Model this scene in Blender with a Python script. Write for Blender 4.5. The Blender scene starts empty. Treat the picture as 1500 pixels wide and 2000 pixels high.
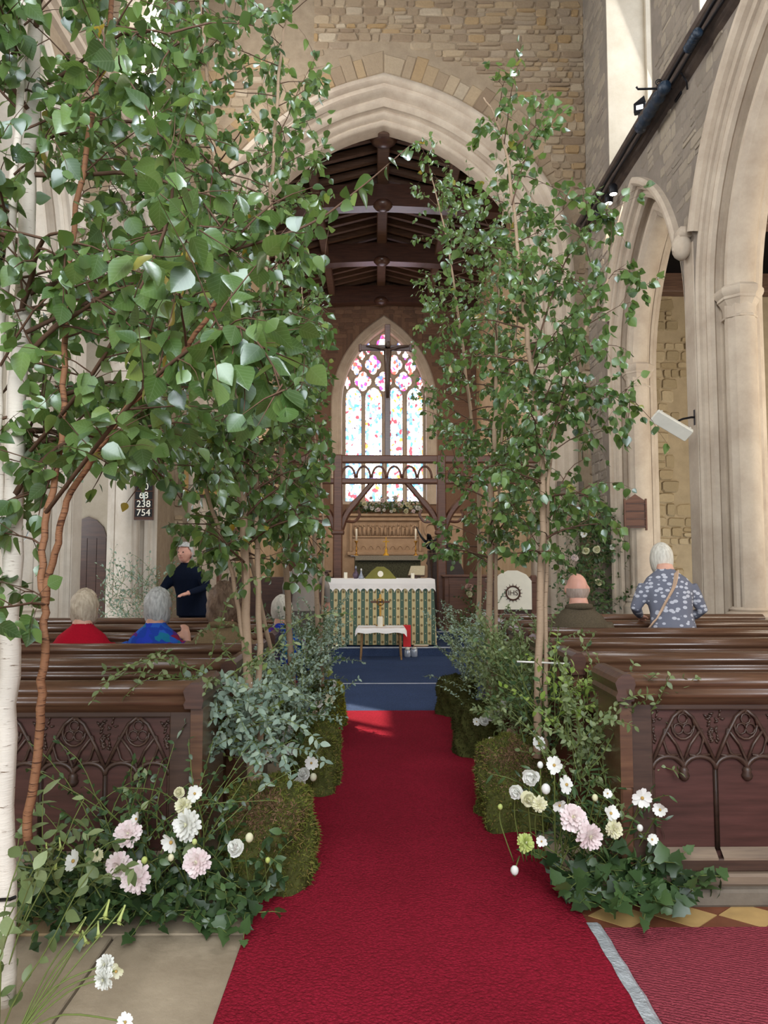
import bpy, math, random
from mathutils import Vector, Matrix
PI = math.pi
random.seed(11)
sc = bpy.context.scene
col = sc.collection

# ------------------------------------------------------------ camera, world, sun, light, exposure
FOC = 1444.0
PITCH = math.atan(100 / FOC)
YAW = math.atan(15 * math.cos(PITCH) / FOC)
CAMZ = 1.5
cam_d = bpy.data.cameras.new('camera')
cam_d.sensor_fit = 'VERTICAL'; cam_d.sensor_height = 36.0; cam_d.lens = FOC / 2000 * 36
cam_d.clip_start = 0.02; cam_d.clip_end = 200
cam = bpy.data.objects.new('camera', cam_d); col.objects.link(cam)
cam.location = (0, 0, CAMZ); cam.rotation_euler = (PI / 2 + PITCH, 0, -YAW)
sc.camera = cam

world = bpy.data.worlds.new('world'); sc.world = world; world.use_nodes = True
wb = world.node_tree.nodes['Background']
wb.inputs[0].default_value = (0.80, 0.90, 1.0, 1); wb.inputs[1].default_value = 1.6

def area(name, loc, target, sx, sy, power, color, spread=180):
    l = bpy.data.lights.new(name, 'AREA'); l.shape = 'RECTANGLE'; l.size = sx; l.size_y = sy
    l.energy = power; l.color = color; l.spread = math.radians(spread)
    o = bpy.data.objects.new(name, l); col.objects.link(o); o.location = loc
    d = Vector(target) - Vector(loc)
    o.rotation_euler = d.to_track_quat('-Z', 'Y').to_euler()
    return o
sun_d = bpy.data.lights.new('sun', 'SUN'); sun_d.energy = 7.0; sun_d.angle = math.radians(0.6); sun_d.color = (1.0, 0.86, 0.66)
sun = bpy.data.objects.new('sun', sun_d); col.objects.link(sun)
sun.rotation_euler = Vector((3.35, -3.25, -8.4)).to_track_quat('-Z', 'Y').to_euler()
DAY = (0.90, 0.95, 1.0)
# daylight through the clerestory windows (south and north), aisle windows, chancel windows, west window
area('clerestory_daylight', (4.60, 11.05, 9.85), (3.6, 11.05, 9.5), 1.8, 3.2, 38, DAY)
area('clerestory_daylight', (4.60, 7.55, 9.85), (3.6, 7.55, 9.5), 1.8, 3.2, 260, DAY)
area('clerestory_daylight', (4.60, 3.2, 9.85), (3.6, 3.2, 9.5), 1.8, 3.2, 430, DAY)
area('clerestory_daylight', (-4.32, 11.05, 9.85), (-3.3, 11.05, 9.5), 1.8, 3.2, 300, DAY)
area('clerestory_daylight', (-4.32, 3.2, 9.85), (-3.3, 3.2, 9.5), 1.8, 3.2, 440, DAY)
area('aisle_window_daylight', (8.3, 8.6, 3.4), (4.6, 11.4, 3.4), 2.4, 3.4, 230, (1.0, 0.90, 0.74))
area('aisle_window_daylight', (8.3, 4.6, 3.4), (3.9, 7.6, 3.2), 2.4, 3.4, 220, (1.0, 0.90, 0.76))
area('aisle_window_daylight', (-8.0, 8.6, 3.4), (-3.4, 9.6, 3.4), 2.4, 3.4, 200, (0.95, 0.97, 1.0))
area('chancel_window_daylight', (2.85, 18.0, 4.6), (-1.4, 19.8, 2.6), 1.6, 3.0, 120, (1.0, 0.90, 0.78))
area('chancel_window_daylight', (-2.6, 17.0, 4.6), (1.6, 19.8, 2.6), 1.6, 3.0, 90, (1.0, 0.90, 0.78))
area('west_window_daylight', (0.2, -4.0, 5.2), (0.0, 8.0, 2.6), 3.6, 5.5, 700, (0.92, 0.96, 1.0))
vs = sc.view_settings
vs.view_transform = 'Standard'; vs.look = 'None'; vs.gamma = 1.0; vs.use_curve_mapping = False
vs.exposure = 0.22
sc.cycles.max_bounces = 6; sc.cycles.diffuse_bounces = 3; sc.cycles.glossy_bounces = 2
sc.cycles.transmission_bounces = 4; sc.cycles.transparent_max_bounces = 6
sc.cycles.use_denoising = True
sc.cycles.sample_clamp_indirect = 6.0

_f = Vector((math.sin(YAW) * math.cos(PITCH), math.cos(YAW) * math.cos(PITCH), math.sin(PITCH)))
_r = Vector((math.cos(YAW), -math.sin(YAW), 0)); _u = _r.cross(_f)
def at(px, py, d):
    """the point of the place that stands d metres ahead on the sight line through a picture point"""
    v = _f + _r * ((px - 750) / FOC) + _u * ((1000 - py) / FOC)
    return Vector((0, 0, CAMZ)) + v * (d / v.y)
def proj(p):
    q = Vector(p) - Vector((0, 0, CAMZ)); z = q.dot(_f)
    if z < 0.05: return None
    return 750 + FOC * q.dot(_r) / z, 1000 - FOC * q.dot(_u) / z, z

# ------------------------------------------------------------ helpers
def lin(h):
    h = h.lstrip('#'); o = []
    for i in (0, 2, 4):
        c = int(h[i:i + 2], 16) / 255
        o.append(c / 12.92 if c <= 0.04045 else ((c + 0.055) / 1.055) ** 2.4)
    return (*o, 1.0)

def tag(o, label=None, cat=None, group=None, kind=None):
    if label: o['label'] = label
    if cat: o['category'] = cat
    if group: o['group'] = group
    if kind: o['kind'] = kind
    return o

def empty(name, loc=(0, 0, 0), rz=0, label=None, cat=None, group=None):
    o = bpy.data.objects.new(name, None); col.objects.link(o); o.empty_display_size = 0.05
    o.location = loc; o.rotation_euler = (0, 0, rz)
    return tag(o, label, cat, group)

def inst(name, mesh, parent=None, mtx=None):
    o = bpy.data.objects.new(name, mesh); col.objects.link(o)
    if parent: o.parent = parent
    if mtx is not None: o.matrix_basis = mtx
    return o

class MB:
    def __init__(s): s.v = []; s.f = []; s.m = []
    def add(s, vs_, fs, mi=0):
        b = len(s.v); s.v.extend(tuple(v) for v in vs_)
        s.f.extend(tuple(i + b for i in f) for f in fs); s.m.extend([mi] * len(fs)); return s
    def box(s, x0, x1, y0, y1, z0, z1, mi=0):
        return s.add([(x0, y0, z0), (x1, y0, z0), (x1, y1, z0), (x0, y1, z0), (x0, y0, z1), (x1, y0, z1), (x1, y1, z1), (x0, y1, z1)],
                     [(0, 3, 2, 1), (4, 5, 6, 7), (0, 1, 5, 4), (1, 2, 6, 5), (2, 3, 7, 6), (3, 0, 4, 7)], mi)
    def bbox(s, x0, x1, y0, y1, z0, z1, b=0.01, mi=0):
        """box with chamfered edges"""
        V = []; 
        for z, i in ((z0, b), (z0 + b, 0), (z1 - b, 0), (z1, b)):
            for (x, y) in ((x0 + b, y0), (x1 - b, y0), (x1, y0 + b), (x1, y1 - b), (x1 - b, y1), (x0 + b, y1), (x0, y1 - b), (x0, y0 + b)):
                cx, cy = (x0 + x1) / 2, (y0 + y1) / 2
                V.append((x + (i if x < cx else -i) * 0.7, y + (i if y < cy else -i) * 0.7, z))
        Fc = [tuple(range(7, -1, -1)), tuple(range(24, 32))]
        for k in range(3):
            for j in range(8):
                Fc.append((k * 8 + j, k * 8 + (j + 1) % 8, k * 8 + 8 + (j + 1) % 8, k * 8 + 8 + j))
        return s.add(V, Fc, mi)
    def tube(s, pts, rad, n=6, cap=True, mi=0, flat=1.0):
        pts = [Vector(p) for p in pts]; k = len(pts)
        if not hasattr(rad, '__len__'): rad = [rad] * k
        V = []; up = None
        for i, p in enumerate(pts):
            t = (pts[min(i + 1, k - 1)] - pts[max(i - 1, 0)])
            t = t.normalized() if t.length > 1e-9 else Vector((0, 0, 1))
            if up is None:
                up = Vector((0, 0, 1)) if abs(t.z) < 0.9 else Vector((0, 1, 0))
            a = t.cross(up)
            if a.length < 1e-6: a = t.cross(Vector((1, 0, 0)))
            a.normalize(); b = a.cross(t).normalized(); up = b
            for j in range(n):
                an = 2 * PI * j / n
                V.append(p + a * (math.cos(an) * rad[i]) + b * (math.sin(an) * rad[i] * flat))
        Fc = []
        for i in range(k - 1):
            for j in range(n):
                Fc.append((i * n + j, i * n + (j + 1) % n, (i + 1) * n + (j + 1) % n, (i + 1) * n + j))
        if cap: Fc += [tuple(range(n - 1, -1, -1)), tuple(range((k - 1) * n, k * n))]
        return s.add(V, Fc, mi)
    def lathe(s, prof, n=16, c=(0, 0, 0), mi=0, a0=0.0):
        V = []; k = len(prof)
        for r, z in prof:
            for j in range(n):
                an = 2 * PI * j / n + a0
                V.append((c[0] + r * math.cos(an), c[1] + r * math.sin(an), c[2] + z))
        Fc = []
        for i in range(k - 1):
            for j in range(n):
                Fc.append((i * n + j, i * n + (j + 1) % n, (i + 1) * n + (j + 1) % n, (i + 1) * n + j))
        Fc += [tuple(range(n - 1, -1, -1)), tuple(range((k - 1) * n, k * n))]
        return s.add(V, Fc, mi)
    def prism(s, poly, y0, y1, mi=0):
        """polygon in x,z extruded from y0 to y1"""
        k = len(poly)
        V = [(x, y0, z) for x, z in poly] + [(x, y1, z) for x, z in poly]
        Fc = [tuple(range(k)), tuple(range(2 * k - 1, k - 1, -1))] + [(i, i + k, (i + 1) % k + k, (i + 1) % k) for i in range(k)]
        return s.add(V, Fc, mi)
    def extrude_x(s, prof, x0, x1, mi=0, n=1):
        """profile in y,z extruded from x0 to x1"""
        k = len(prof)
        V = [(x0, y, z) for y, z in prof] + [(x1, y, z) for y, z in prof]
        Fc = [tuple(range(k)), tuple(range(2 * k - 1, k - 1, -1))] + [(i, i + k, (i + 1) % k + k, (i + 1) % k) for i in range(k)]
        return s.add(V, Fc, mi)
    def ball(s, c, r, nu=10, nv=7, mi=0):
        rx, ry, rz = (r if hasattr(r, '__len__') else (r, r, r))
        V = [(c[0], c[1], c[2] - rz)]
        for i in range(1, nv):
            ph = -PI / 2 + PI * i / nv
            for j in range(nu):
                th = 2 * PI * j / nu
                V.append((c[0] + rx * math.cos(ph) * math.cos(th), c[1] + ry * math.cos(ph) * math.sin(th), c[2] + rz * math.sin(ph)))
        V.append((c[0], c[1], c[2] + rz)); L = len(V) - 1; Fc = []
        for j in range(nu):
            Fc.append((0, 1 + (j + 1) % nu, 1 + j)); Fc.append((L, L - nu + j, L - nu + (j + 1) % nu))
        for i in range(nv - 2):
            for j in range(nu):
                a = 1 + i * nu + j; b = 1 + i * nu + (j + 1) % nu
                Fc.append((a, b, b + nu, a + nu))
        return s.add(V, Fc, mi)
    def mesh(s, name, mats, smooth=False):
        m = bpy.data.meshes.new(name); m.from_pydata(s.v, [], s.f)
        for mt in (mats if isinstance(mats, (list, tuple)) else [mats]): m.materials.append(mt)
        if len(set(s.m)) > 1: m.polygons.foreach_set('material_index', s.m)
        if smooth: m.polygons.foreach_set('use_smooth', [True] * len(m.polygons))
        m.update(); return m
    def build(s, name, mats, parent=None, smooth=False, loc=None):
        o = bpy.data.objects.new(name, s.mesh(name, mats, smooth)); col.objects.link(o)
        if parent: o.parent = parent
        if loc is not None: o.location = loc
        return o

def smooth_angle(o, deg=40):
    m = o.data
    m.polygons.foreach_set('use_smooth', [True] * len(m.polygons))
    try: m.set_sharp_from_angle(angle=math.radians(deg))
    except Exception: pass
    return o

# ------------------------------------------------------------ materials
class NT:
    def __init__(s, name):
        s.mat = bpy.data.materials.new(name); s.mat.use_nodes = True
        s.t = s.mat.node_tree; s.bs = s.t.nodes['Principled BSDF']
        s.out = s.t.nodes['Material Output']
    def n(s, typ, **kw):
        nd = s.t.nodes.new(typ)
        for k, v in kw.items(): setattr(nd, k, v)
        return nd
    def l(s, a, b): s.t.links.new(a, b)
    def set(s, inp, v):
        if isinstance(v, (int, float, tuple)): inp.default_value = v
        else: s.l(v, inp)
    def math(s, op, a, b=0.0, c=None):
        nd = s.n('ShaderNodeMath', operation=op); s.set(nd.inputs[0], a); s.set(nd.inputs[1], b)
        if c is not None: s.set(nd.inputs[2], c)
        return nd.outputs[0]
    def mix(s, f, a, b, mode='MIX'):
        nd = s.n('ShaderNodeMix', data_type='RGBA', blend_type=mode)
        s.set(nd.inputs[0], f); s.set(nd.inputs[6], a); s.set(nd.inputs[7], b); return nd.outputs[2]
    def coord(s, which='Object', scale=(1, 1, 1), rot=(0, 0, 0)):
        tc = s.n('ShaderNodeTexCoord'); mp = s.n('ShaderNodeMapping')
        mp.inputs['Scale'].default_value = scale; mp.inputs['Rotation'].default_value = rot
        s.l(tc.outputs[which], mp.inputs[0]); return mp.outputs[0]
    def noise(s, vec, scale, detail=4, rough=0.55):
        nd = s.n('ShaderNodeTexNoise'); nd.inputs['Scale'].default_value = scale
        nd.inputs['Detail'].default_value = detail; nd.inputs['Roughness'].default_value = rough
        if vec is not None: s.l(vec, nd.inputs['Vector'])
        return nd.outputs['Fac']
    def ramp(s, f, stops, mode='LINEAR'):
        nd = s.n('ShaderNodeValToRGB'); cr = nd.color_ramp; cr.interpolation = mode
        while len(cr.elements) > 1: cr.elements.remove(cr.elements[-1])
        cr.elements[0].position = stops[0][0]; cr.elements[0].color = stops[0][1]
        for p, c in stops[1:]:
            e = cr.elements.new(p); e.color = c
        s.l(f, nd.inputs[0]); return nd.outputs[0]
    def bump(s, h, strength=0.3, dist=0.01):
        nd = s.n('ShaderNodeBump'); nd.inputs['Strength'].default_value = strength
        nd.inputs['Distance'].default_value = dist; s.l(h, nd.inputs['Height']); s.l(nd.outputs[0], s.bs.inputs['Normal'])
    def rnd(s):
        oi = s.n('ShaderNodeObjectInfo'); g = s.n('ShaderNodeNewGeometry')
        return s.math('FRACT', s.math('ADD', oi.outputs['Random'], g.outputs['Random Per Island']))
    def fin(s, color=None, rough=None, spec=None, metal=None):
        if color is not None: s.set(s.bs.inputs['Base Color'], color)
        if rough is not None: s.set(s.bs.inputs['Roughness'], rough)
        if spec is not None: s.bs.inputs['Specular IOR Level'].default_value = spec
        if metal is not None: s.bs.inputs['Metallic'].default_value = metal
        return s.mat

def plain(name, hx, rough=0.6, spec=0.4, metal=0.0, var=0.12, scale=12.0, bump=0.0, stretch=(1, 1, 1), bscale=None):
    t = NT(name); c = lin(hx); v = t.coord('Object', stretch); nz = t.noise(v, scale)
    dk = tuple(x * (1 - var * 1.6) for x in c[:3]) + (1,); lt = tuple(min(1, x * (1 + var * 1.2)) for x in c[:3]) + (1,)
    cc = t.ramp(nz, [(0.25, dk), (0.75, lt)])
    if bump: t.bump(t.noise(v, bscale or scale * 3), bump, 0.01)
    return t.fin(cc, rough, spec, metal)

def skypane(name, hx, strength):
    t = NT(name); a = t.n('ShaderNodeAddShader'); tr = t.n('ShaderNodeBsdfTransparent'); e = t.n('ShaderNodeEmission')
    e.inputs[0].default_value = lin(hx); e.inputs[1].default_value = strength; t.l(tr.outputs[0], a.inputs[0]); t.l(e.outputs[0], a.inputs[1]); t.l(a.outputs[0], t.out.inputs[0]); return t.mat

def emis(name, hx, strength):
    t = NT(name); t.fin(lin(hx), 0.5); t.bs.inputs['Emission Color'].default_value = lin(hx)
    t.bs.inputs['Emission Strength'].default_value = strength; return t.mat

def stone_mat(name, stops, bump=0.5, grain=22):
    t = NT(name); v = t.coord('Object')
    g = t.n('ShaderNodeNewGeometry')
    base = t.ramp(t.rnd(), stops)
    nz = t.noise(g.outputs['Position'], grain, 5, 0.65); n2 = t.noise(g.outputs['Position'], 3.0, 3)
    c = t.mix(t.math('MULTIPLY', nz, 0.55), base, tuple(x * 0.55 for x in stops[0][1][:3]) + (1,))
    c = t.mix(t.math('MULTIPLY', n2, 0.35), c, stops[-1][1])
    t.bump(nz, bump, 0.02)
    return t.fin(c, 0.92, 0.15)

def world_stone(name, hx, hx2, bump=0.25, scale=2.2):
    t = NT(name); g = t.n('ShaderNodeNewGeometry'); P = g.outputs['Position']
    n1 = t.noise(P, scale, 6, 0.6); n2 = t.noise(P, 30, 4, 0.7)
    c = t.ramp(n1, [(0.3, lin(hx)), (0.72, lin(hx2))])
    c = t.mix(t.math('MULTIPLY', n2, 0.25), c, tuple(x * 0.5 for x in lin(hx)[:3]) + (1,))
    t.bump(n2, bump, 0.01)
    return t.fin(c, 0.9, 0.15)

def leaf_mat(name, stops, transl=0.35, rough=0.38, spec=0.5, veins=False):
    t = NT(name); c = t.ramp(t.rnd(), stops)
    v = t.coord('Object'); nz = t.noise(v, 9.0, 3)
    c = t.mix(t.math('MULTIPLY', nz, 0.3), c, tuple(x * 0.5 for x in stops[0][1][:3]) + (1,))
    sx_ = t.n('ShaderNodeSeparateXYZ'); tc_ = t.n('ShaderNodeTexCoord'); t.l(tc_.outputs['Object'], sx_.inputs[0])
    ph_ = t.math('MULTIPLY', t.math('SUBTRACT', sx_.outputs[1], t.math('MULTIPLY', t.math('ABSOLUTE', sx_.outputs[0]), 0.75)), 44.0)
    vein = t.math('MAXIMUM', t.math('GREATER_THAN', t.math('SINE', ph_), 0.93), t.math('LESS_THAN', t.math('ABSOLUTE', sx_.outputs[0]), 0.012))
    if veins:
        t.bs.inputs['Coat Weight'].default_value = 0.6; t.bs.inputs['Coat Roughness'].default_value = 0.16; t.bs.inputs['Coat Tint'].default_value = (0.75, 0.88, 1.0, 1)
        c = t.mix(t.math('MULTIPLY', vein, 0.22), c, (0.36, 0.45, 0.22, 1)); t.bump(vein, 0.25, 0.01)
    t.fin(c, rough, spec)
    tr = t.n('ShaderNodeBsdfTranslucent'); bright = t.mix(0.35, c, (0.22, 0.34, 0.05, 1)); t.l(bright, tr.inputs[0])
    ms = t.n('ShaderNodeMixShader'); ms.inputs[0].default_value = transl
    t.l(t.bs.outputs[0], ms.inputs[1]); t.l(tr.outputs[0], ms.inputs[2]); t.l(ms.outputs[0], t.out.inputs[0])
    return t.mat

def wood(name, hx, hx2, rough=0.35, spec=0.5, scale=6.0):
    t = NT(name); v = t.coord('Object', (0.5, 6, 6)); n1 = t.noise(v, scale, 5, 0.6)
    c = t.ramp(n1, [(0.3, lin(hx)), (0.7, lin(hx2))]); t.bump(n1, 0.08, 0.005)
    return t.fin(c, rough, spec)

M = {}
M['mortar'] = world_stone('mortar', '#8a7863', '#a18e76', 0.5, 5)
M['rubble'] = stone_mat('rubble_stone', [(0, lin('#86705a')), (0.3, lin('#9c876d')), (0.55, lin('#ac997e')), (0.74, lin('#a58456')), (0.86, lin('#bfae94')), (1, lin('#96836e'))])
M['rubble_grey'] = stone_mat('grey_rubble_stone', [(0, lin('#7f7468')), (0.4, lin('#8b7f73')), (0.7, lin('#988b7c')), (1, lin('#a69884'))])
M['rubble_warm'] = stone_mat('warm_rubble_stone', [(0, lin('#978567')), (0.4, lin('#b09c7a')), (0.7, lin('#c0ac8b')), (1, lin('#a28d6b'))])
M['mortar_grey'] = world_stone('grey_mortar', '#7d7267', '#8e8275', 0.5, 5)
M['mortar_warm'] = world_stone('warm_mortar', '#9c8a6e', '#b09c7d', 0.5, 5)
M['ashlar'] = world_stone('pale_ashlar', '#ab9986', '#c8b8a4', 0.18)
M['ashlar_l'] = world_stone('pale_cool_ashlar', '#b9ab9a', '#d5cabb', 0.18)
M['dark_brick'] = stone_mat('dim_brick', [(0, lin('#5f4b40')), (0.5, lin('#74594a')), (1, lin('#8a6c57'))], 0.3)
M['plaster'] = world_stone('cream_plaster', '#c2a680', '#d6be9c', 0.1)
M['plaster_w'] = world_stone('white_plaster', '#b9ab96', '#d0c4b0', 0.1)
M['oak'] = wood('dark_oak', '#3a2620', '#573a2d', 0.30, 0.5)
M['oak_pew'] = wood('polished_pew_oak', '#4a3226', '#664834', 0.26, 0.6)
M['oak_carved'] = wood('carved_dark_oak', '#35261f', '#4c372c', 0.45, 0.4)
M['oak_red'] = wood('reddish_oak', '#4e3124', '#6b4532', 0.4, 0.4)
M['roof_wood'] = wood('roof_timber', '#4d382c', '#6f5341', 0.6, 0.25)
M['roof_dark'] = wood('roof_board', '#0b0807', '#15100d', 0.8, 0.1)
M['cream_wood'] = wood('teak_leg', '#7a5b3b', '#9a774f', 0.4, 0.4)
M['slab'] = world_stone('floor_slab_stone', '#8d7d68', '#b3a28a', 0.3, 2.5)
M['slab2'] = world_stone('floor_slab_stone_warm', '#9a7f5c', '#b89f7a', 0.3, 2.5)
M['joint'] = plain('slab_joint', '#4f463c', 0.95)
M['plinth'] = world_stone('plinth_stone', '#5d5349', '#7d7265', 0.3, 4)
M['tile_y'] = plain('buff_tile', '#b8955f', 0.5, 0.4, var=0.12, scale=9)
M['tile_r'] = plain('brown_red_tile', '#75452f', 0.5, 0.4, var=0.15, scale=9)
M['tape'] = plain('silver_tape', '#c6c9cc', 0.28, 0.6, 0.4, 0.2, 25, 0.8)
M['white'] = plain('white_cloth', '#e8e3e0', 0.85, 0.2, var=0.04)
M['candle'] = plain('ivory_wax', '#e9e2cf', 0.5, 0.4, var=0.03)
M['brass'] = plain('brass', '#b98c45', 0.28, 0.5, 0.9, 0.1)
M['iron'] = plain('black_iron', '#17161a', 0.5, 0.4, 0.4)
M['steel_w'] = plain('white_enamel', '#d8d3c6', 0.4, 0.4, var=0.04)
M['navy_net'] = plain('dark_blue_tarpaulin', '#1c2c3c', 0.45, 0.5, 0, 0.3, 20, 0.5)
M['skin'] = plain('skin', '#cf9c86', 0.55, 0.35, var=0.06)
M['skin_pink'] = plain('pink_skin', '#d9a08c', 0.5, 0.35, var=0.06)
M['black'] = plain('black_paint', '#0d0c0e', 0.4, 0.4)
M['glass'] = plain('clear_glass', '#9aa0ad', 0.1, 0.6, 0.2)
M['red_box'] = plain('red_card', '#c81f24', 0.5, 0.4, var=0.05)
M['green_silk'] = plain('olive_green_silk', '#6f6a1e', 0.5, 0.4, var=0.12, scale=5)
M['paper'] = plain('book_page', '#b6a88a', 0.7, 0.2, var=0.08, scale=40)
M['gold'] = plain('gold_thread', '#c99a2c', 0.45, 0.5, 0.3)
M['green_cloth'] = plain('sage_green_cloth', '#4f6350', 0.7, 0.2, var=0.08)
M['rope'] = plain('white_cord', '#d8d4cb', 0.7, 0.2)

def carpet(name, hx, hx2, ribs=None):
    t = NT(name); g = t.n('ShaderNodeNewGeometry'); P = g.outputs['Position']
    mp = t.n('ShaderNodeMapping'); t.l(P, mp.inputs[0]); mp.inputs['Rotation'].default_value = (0, 0, 0.35)
    vo = t.n('ShaderNodeTexVoronoi'); vo.inputs['Scale'].default_value = 75
    t.l(mp.outputs[0], vo.inputs['Vector'])
    n1 = t.noise(P, 2.2, 3); n2 = t.noise(P, 160, 2)
    f = t.math('ADD', t.math('MULTIPLY', vo.outputs['Distance'], 0.7), t.math('MULTIPLY', n1, 0.5))
    c = t.ramp(f, [(0.25, lin(hx2)), (0.75, lin(hx))])
    h = vo.outputs['Distance']
    if ribs:
        w = t.n('ShaderNodeTexWave'); w.inputs['Scale'].default_value = ribs; w.inputs['Distortion'].default_value = 5.0
        w.inputs['Detail Scale'].default_value = 4.0; w.bands_direction = 'Y'; t.l(mp.outputs[0], w.inputs['Vector'])
        c = t.mix(t.math('MULTIPLY', w.outputs['Fac'], 0.42), c, tuple(x * 0.45 for x in lin(hx2)[:3]) + (1,))
        h = w.outputs['Fac']
    t.bump(t.math('ADD', h, n2), 0.6, 0.012)
    return t.fin(c, 0.95, 0.08)
M['red_carpet'] = carpet('crimson_carpet', '#7a1826', '#931d31')
M['red_carpet2'] = carpet('ribbed_red_carpet', '#8a3a44', '#9a424b', 19)
M['blue_carpet'] = carpet('blue_carpet', '#36435f', '#435374')
M['nosing'] = plain('pale_nosing', '#b9bcc2', 0.5)

def birch_bark(name, pale, dark, k=0.62):
    t = NT(name); g = t.n('ShaderNodeNewGeometry'); P = g.outputs['Position']
    mp = t.n('ShaderNodeMapping'); t.l(P, mp.inputs[0]); mp.inputs['Scale'].default_value = (18, 18, 150)
    n1 = t.noise(mp.outputs[0], 1.0, 4, 0.6); n2 = t.noise(P, 7, 3)
    base = t.mix(n2, lin(pale), tuple(x * 0.72 for x in lin(pale)[:3]) + (1,))
    f = t.ramp(n1, [(k, (0, 0, 0, 1)), (k + 0.08, (1, 1, 1, 1))])
    t.bump(n1, 0.3, 0.01)
    return t.fin(t.mix(f, base, lin(dark)), 0.7, 0.2)
M['bark'] = birch_bark('birch_bark', '#a68d74', '#56412f', 0.63)
M['bark_w'] = birch_bark('white_birch_bark', '#ddd2c4', '#6d5a48')
M['bark_b'] = birch_bark('brown_stem_bark', '#8b6145', '#4a3022', 0.55)
M['twig'] = plain('twig_bark', '#5a4334', 0.7, 0.2)
M['twig_g'] = plain('green_stem', '#66713a', 0.6, 0.3)
M['leaf'] = leaf_mat('birch_leaf', [(0, lin('#41562b')), (0.4, lin('#5b7639')), (0.75, lin('#768f48')), (0.97, lin('#88a056')), (0.992, lin('#9fa74c')), (1, lin('#c9952a'))], 0.42, 0.33, 0.85, True)
M['leaf_dark'] = leaf_mat('dark_green_leaf', [(0, lin('#26391f')), (0.5, lin('#3c5530')), (1, lin('#567040'))], 0.2, 0.4, 0.5)
M['leaf_grey'] = leaf_mat('grey_green_leaf', [(0, lin('#6d8272')), (0.5, lin('#8a9d8b')), (1, lin('#a9b8a2'))], 0.2, 0.5, 0.4)
M['leaf_lime'] = leaf_mat('lime_leaf', [(0, lin('#6f8a35')), (0.5, lin('#8fa94a')), (1, lin('#a9b968'))], 0.35, 0.45, 0.4)
M['leaf_olive'] = leaf_mat('olive_leaf', [(0, lin('#56663c')), (0.5, lin('#717f52')), (1, lin('#8f9a6d'))], 0.25, 0.45, 0.4)
M['moss_br'] = leaf_mat('brown_moss', [(0, lin('#5d4534')), (0.5, lin('#7a5c46')), (1, lin('#96765c'))], 0.05, 0.9, 0.1)
M['moss'] = leaf_mat('moss', [(0, lin('#4a5122')), (0.4, lin('#666c2c')), (0.75, lin('#747238')), (1, lin('#80683f'))], 0.1, 0.9, 0.1)
M['moss_b'] = leaf_mat('moss_lime', [(0, lin('#6f7420')), (0.5, lin('#8b8c2c')), (1, lin('#a59c3a'))], 0.15, 0.9, 0.1)
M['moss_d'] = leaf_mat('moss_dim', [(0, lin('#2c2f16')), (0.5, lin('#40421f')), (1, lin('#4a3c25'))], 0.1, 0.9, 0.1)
M['moss_base'] = plain('moss_mat', '#4a4b28', 0.95, 0.05, var=0.3, scale=18, bump=0.9)
def petal(name, a, b):
    return leaf_mat(name, [(0, lin(a)), (1, lin(b))], 0.25, 0.6, 0.25)
M['p_white'] = petal('white_petal', '#eceae2', '#f7f4ee')
M['p_pink'] = petal('blush_petal', '#f0d9da', '#f8ebe8')
M['p_cream'] = petal('cream_petal', '#e4dfb4', '#efe9cf')
M['p_lime'] = petal('lime_petal', '#b9c56a', '#cdd68c')
M['p_mauve'] = petal('dusty_pink_petal', '#c9a397', '#d9b9ab')
M['stamen'] = plain('yellow_stamen', '#a8884a', 0.8)
# ------------------------------------------------------------ the building
XC, XR, XL, WY = 0.14, 3.94, -3.66, 13.4
EY = 22.5

def spline(pts, k=5):
    P = [Vector(p) for p in pts]; out = []
    for i in range(len(P) - 1):
        p0 = P[max(i - 1, 0)]; p1 = P[i]; p2 = P[i + 1]; p3 = P[min(i + 2, len(P) - 1)]
        for j in range(k):
            t = j / k
            out.append(0.5 * ((2 * p1) + (p2 - p0) * t + (2 * p0 - 5 * p1 + 4 * p2 - p3) * t * t + (3 * p1 - p0 - 3 * p2 + p3) * t ** 3))
    out.append(P[-1]); return out

def normals2(path):
    """outward normals (to the left when walking) with mitre lengths"""
    k = len(path); N = []
    for i in range(k):
        a = (path[i] - path[i - 1]).normalized() if i > 0 else None
        b = (path[i + 1] - path[i]).normalized() if i < k - 1 else None
        if a is None: a = b
        if b is None: b = a
        na = Vector((-a.y, a.x)); nb = Vector((-b.y, b.x)); n = (na + nb).normalized()
        N.append(n / max(0.5, n.dot(na)))
    return N

def sweep(name, path, prof, mapf, mat, parent=None, deg=35, closed_ends=True):
    N = normals2(path); k = len(prof); V = []; Fc = []
    for p, n in zip(path, N):
        for r, d in prof:
            q = p + n * r; V.append(mapf(q.x, q.y, d))
    for i in range(len(path) - 1):
        for j in range(k - 1):
            Fc.append((i * k + j, i * k + j + 1, (i + 1) * k + j + 1, (i + 1) * k + j))
    m = MB().add(V, Fc); o = m.build(name, mat, parent); smooth_angle(o, deg); return o

def pointed(c, a, z0, zs, h, n=14):
    R = (h * h + a * a) / (2 * a); th = math.acos((R - a) / R); pts = [Vector((c - a, z0))]
    if zs - z0 > 0.05: pts += [Vector((c - a, z0 + (zs - z0) * 0.5))]
    for i in range(n + 1):
        an = PI - th * i / n; pts.append(Vector((c - a + R + R * math.cos(an), zs + R * math.sin(an))))
    rt = [Vector((2 * c - p.x, p.y)) for p in pts[:-1]]
    return pts + rt[::-1]

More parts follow.
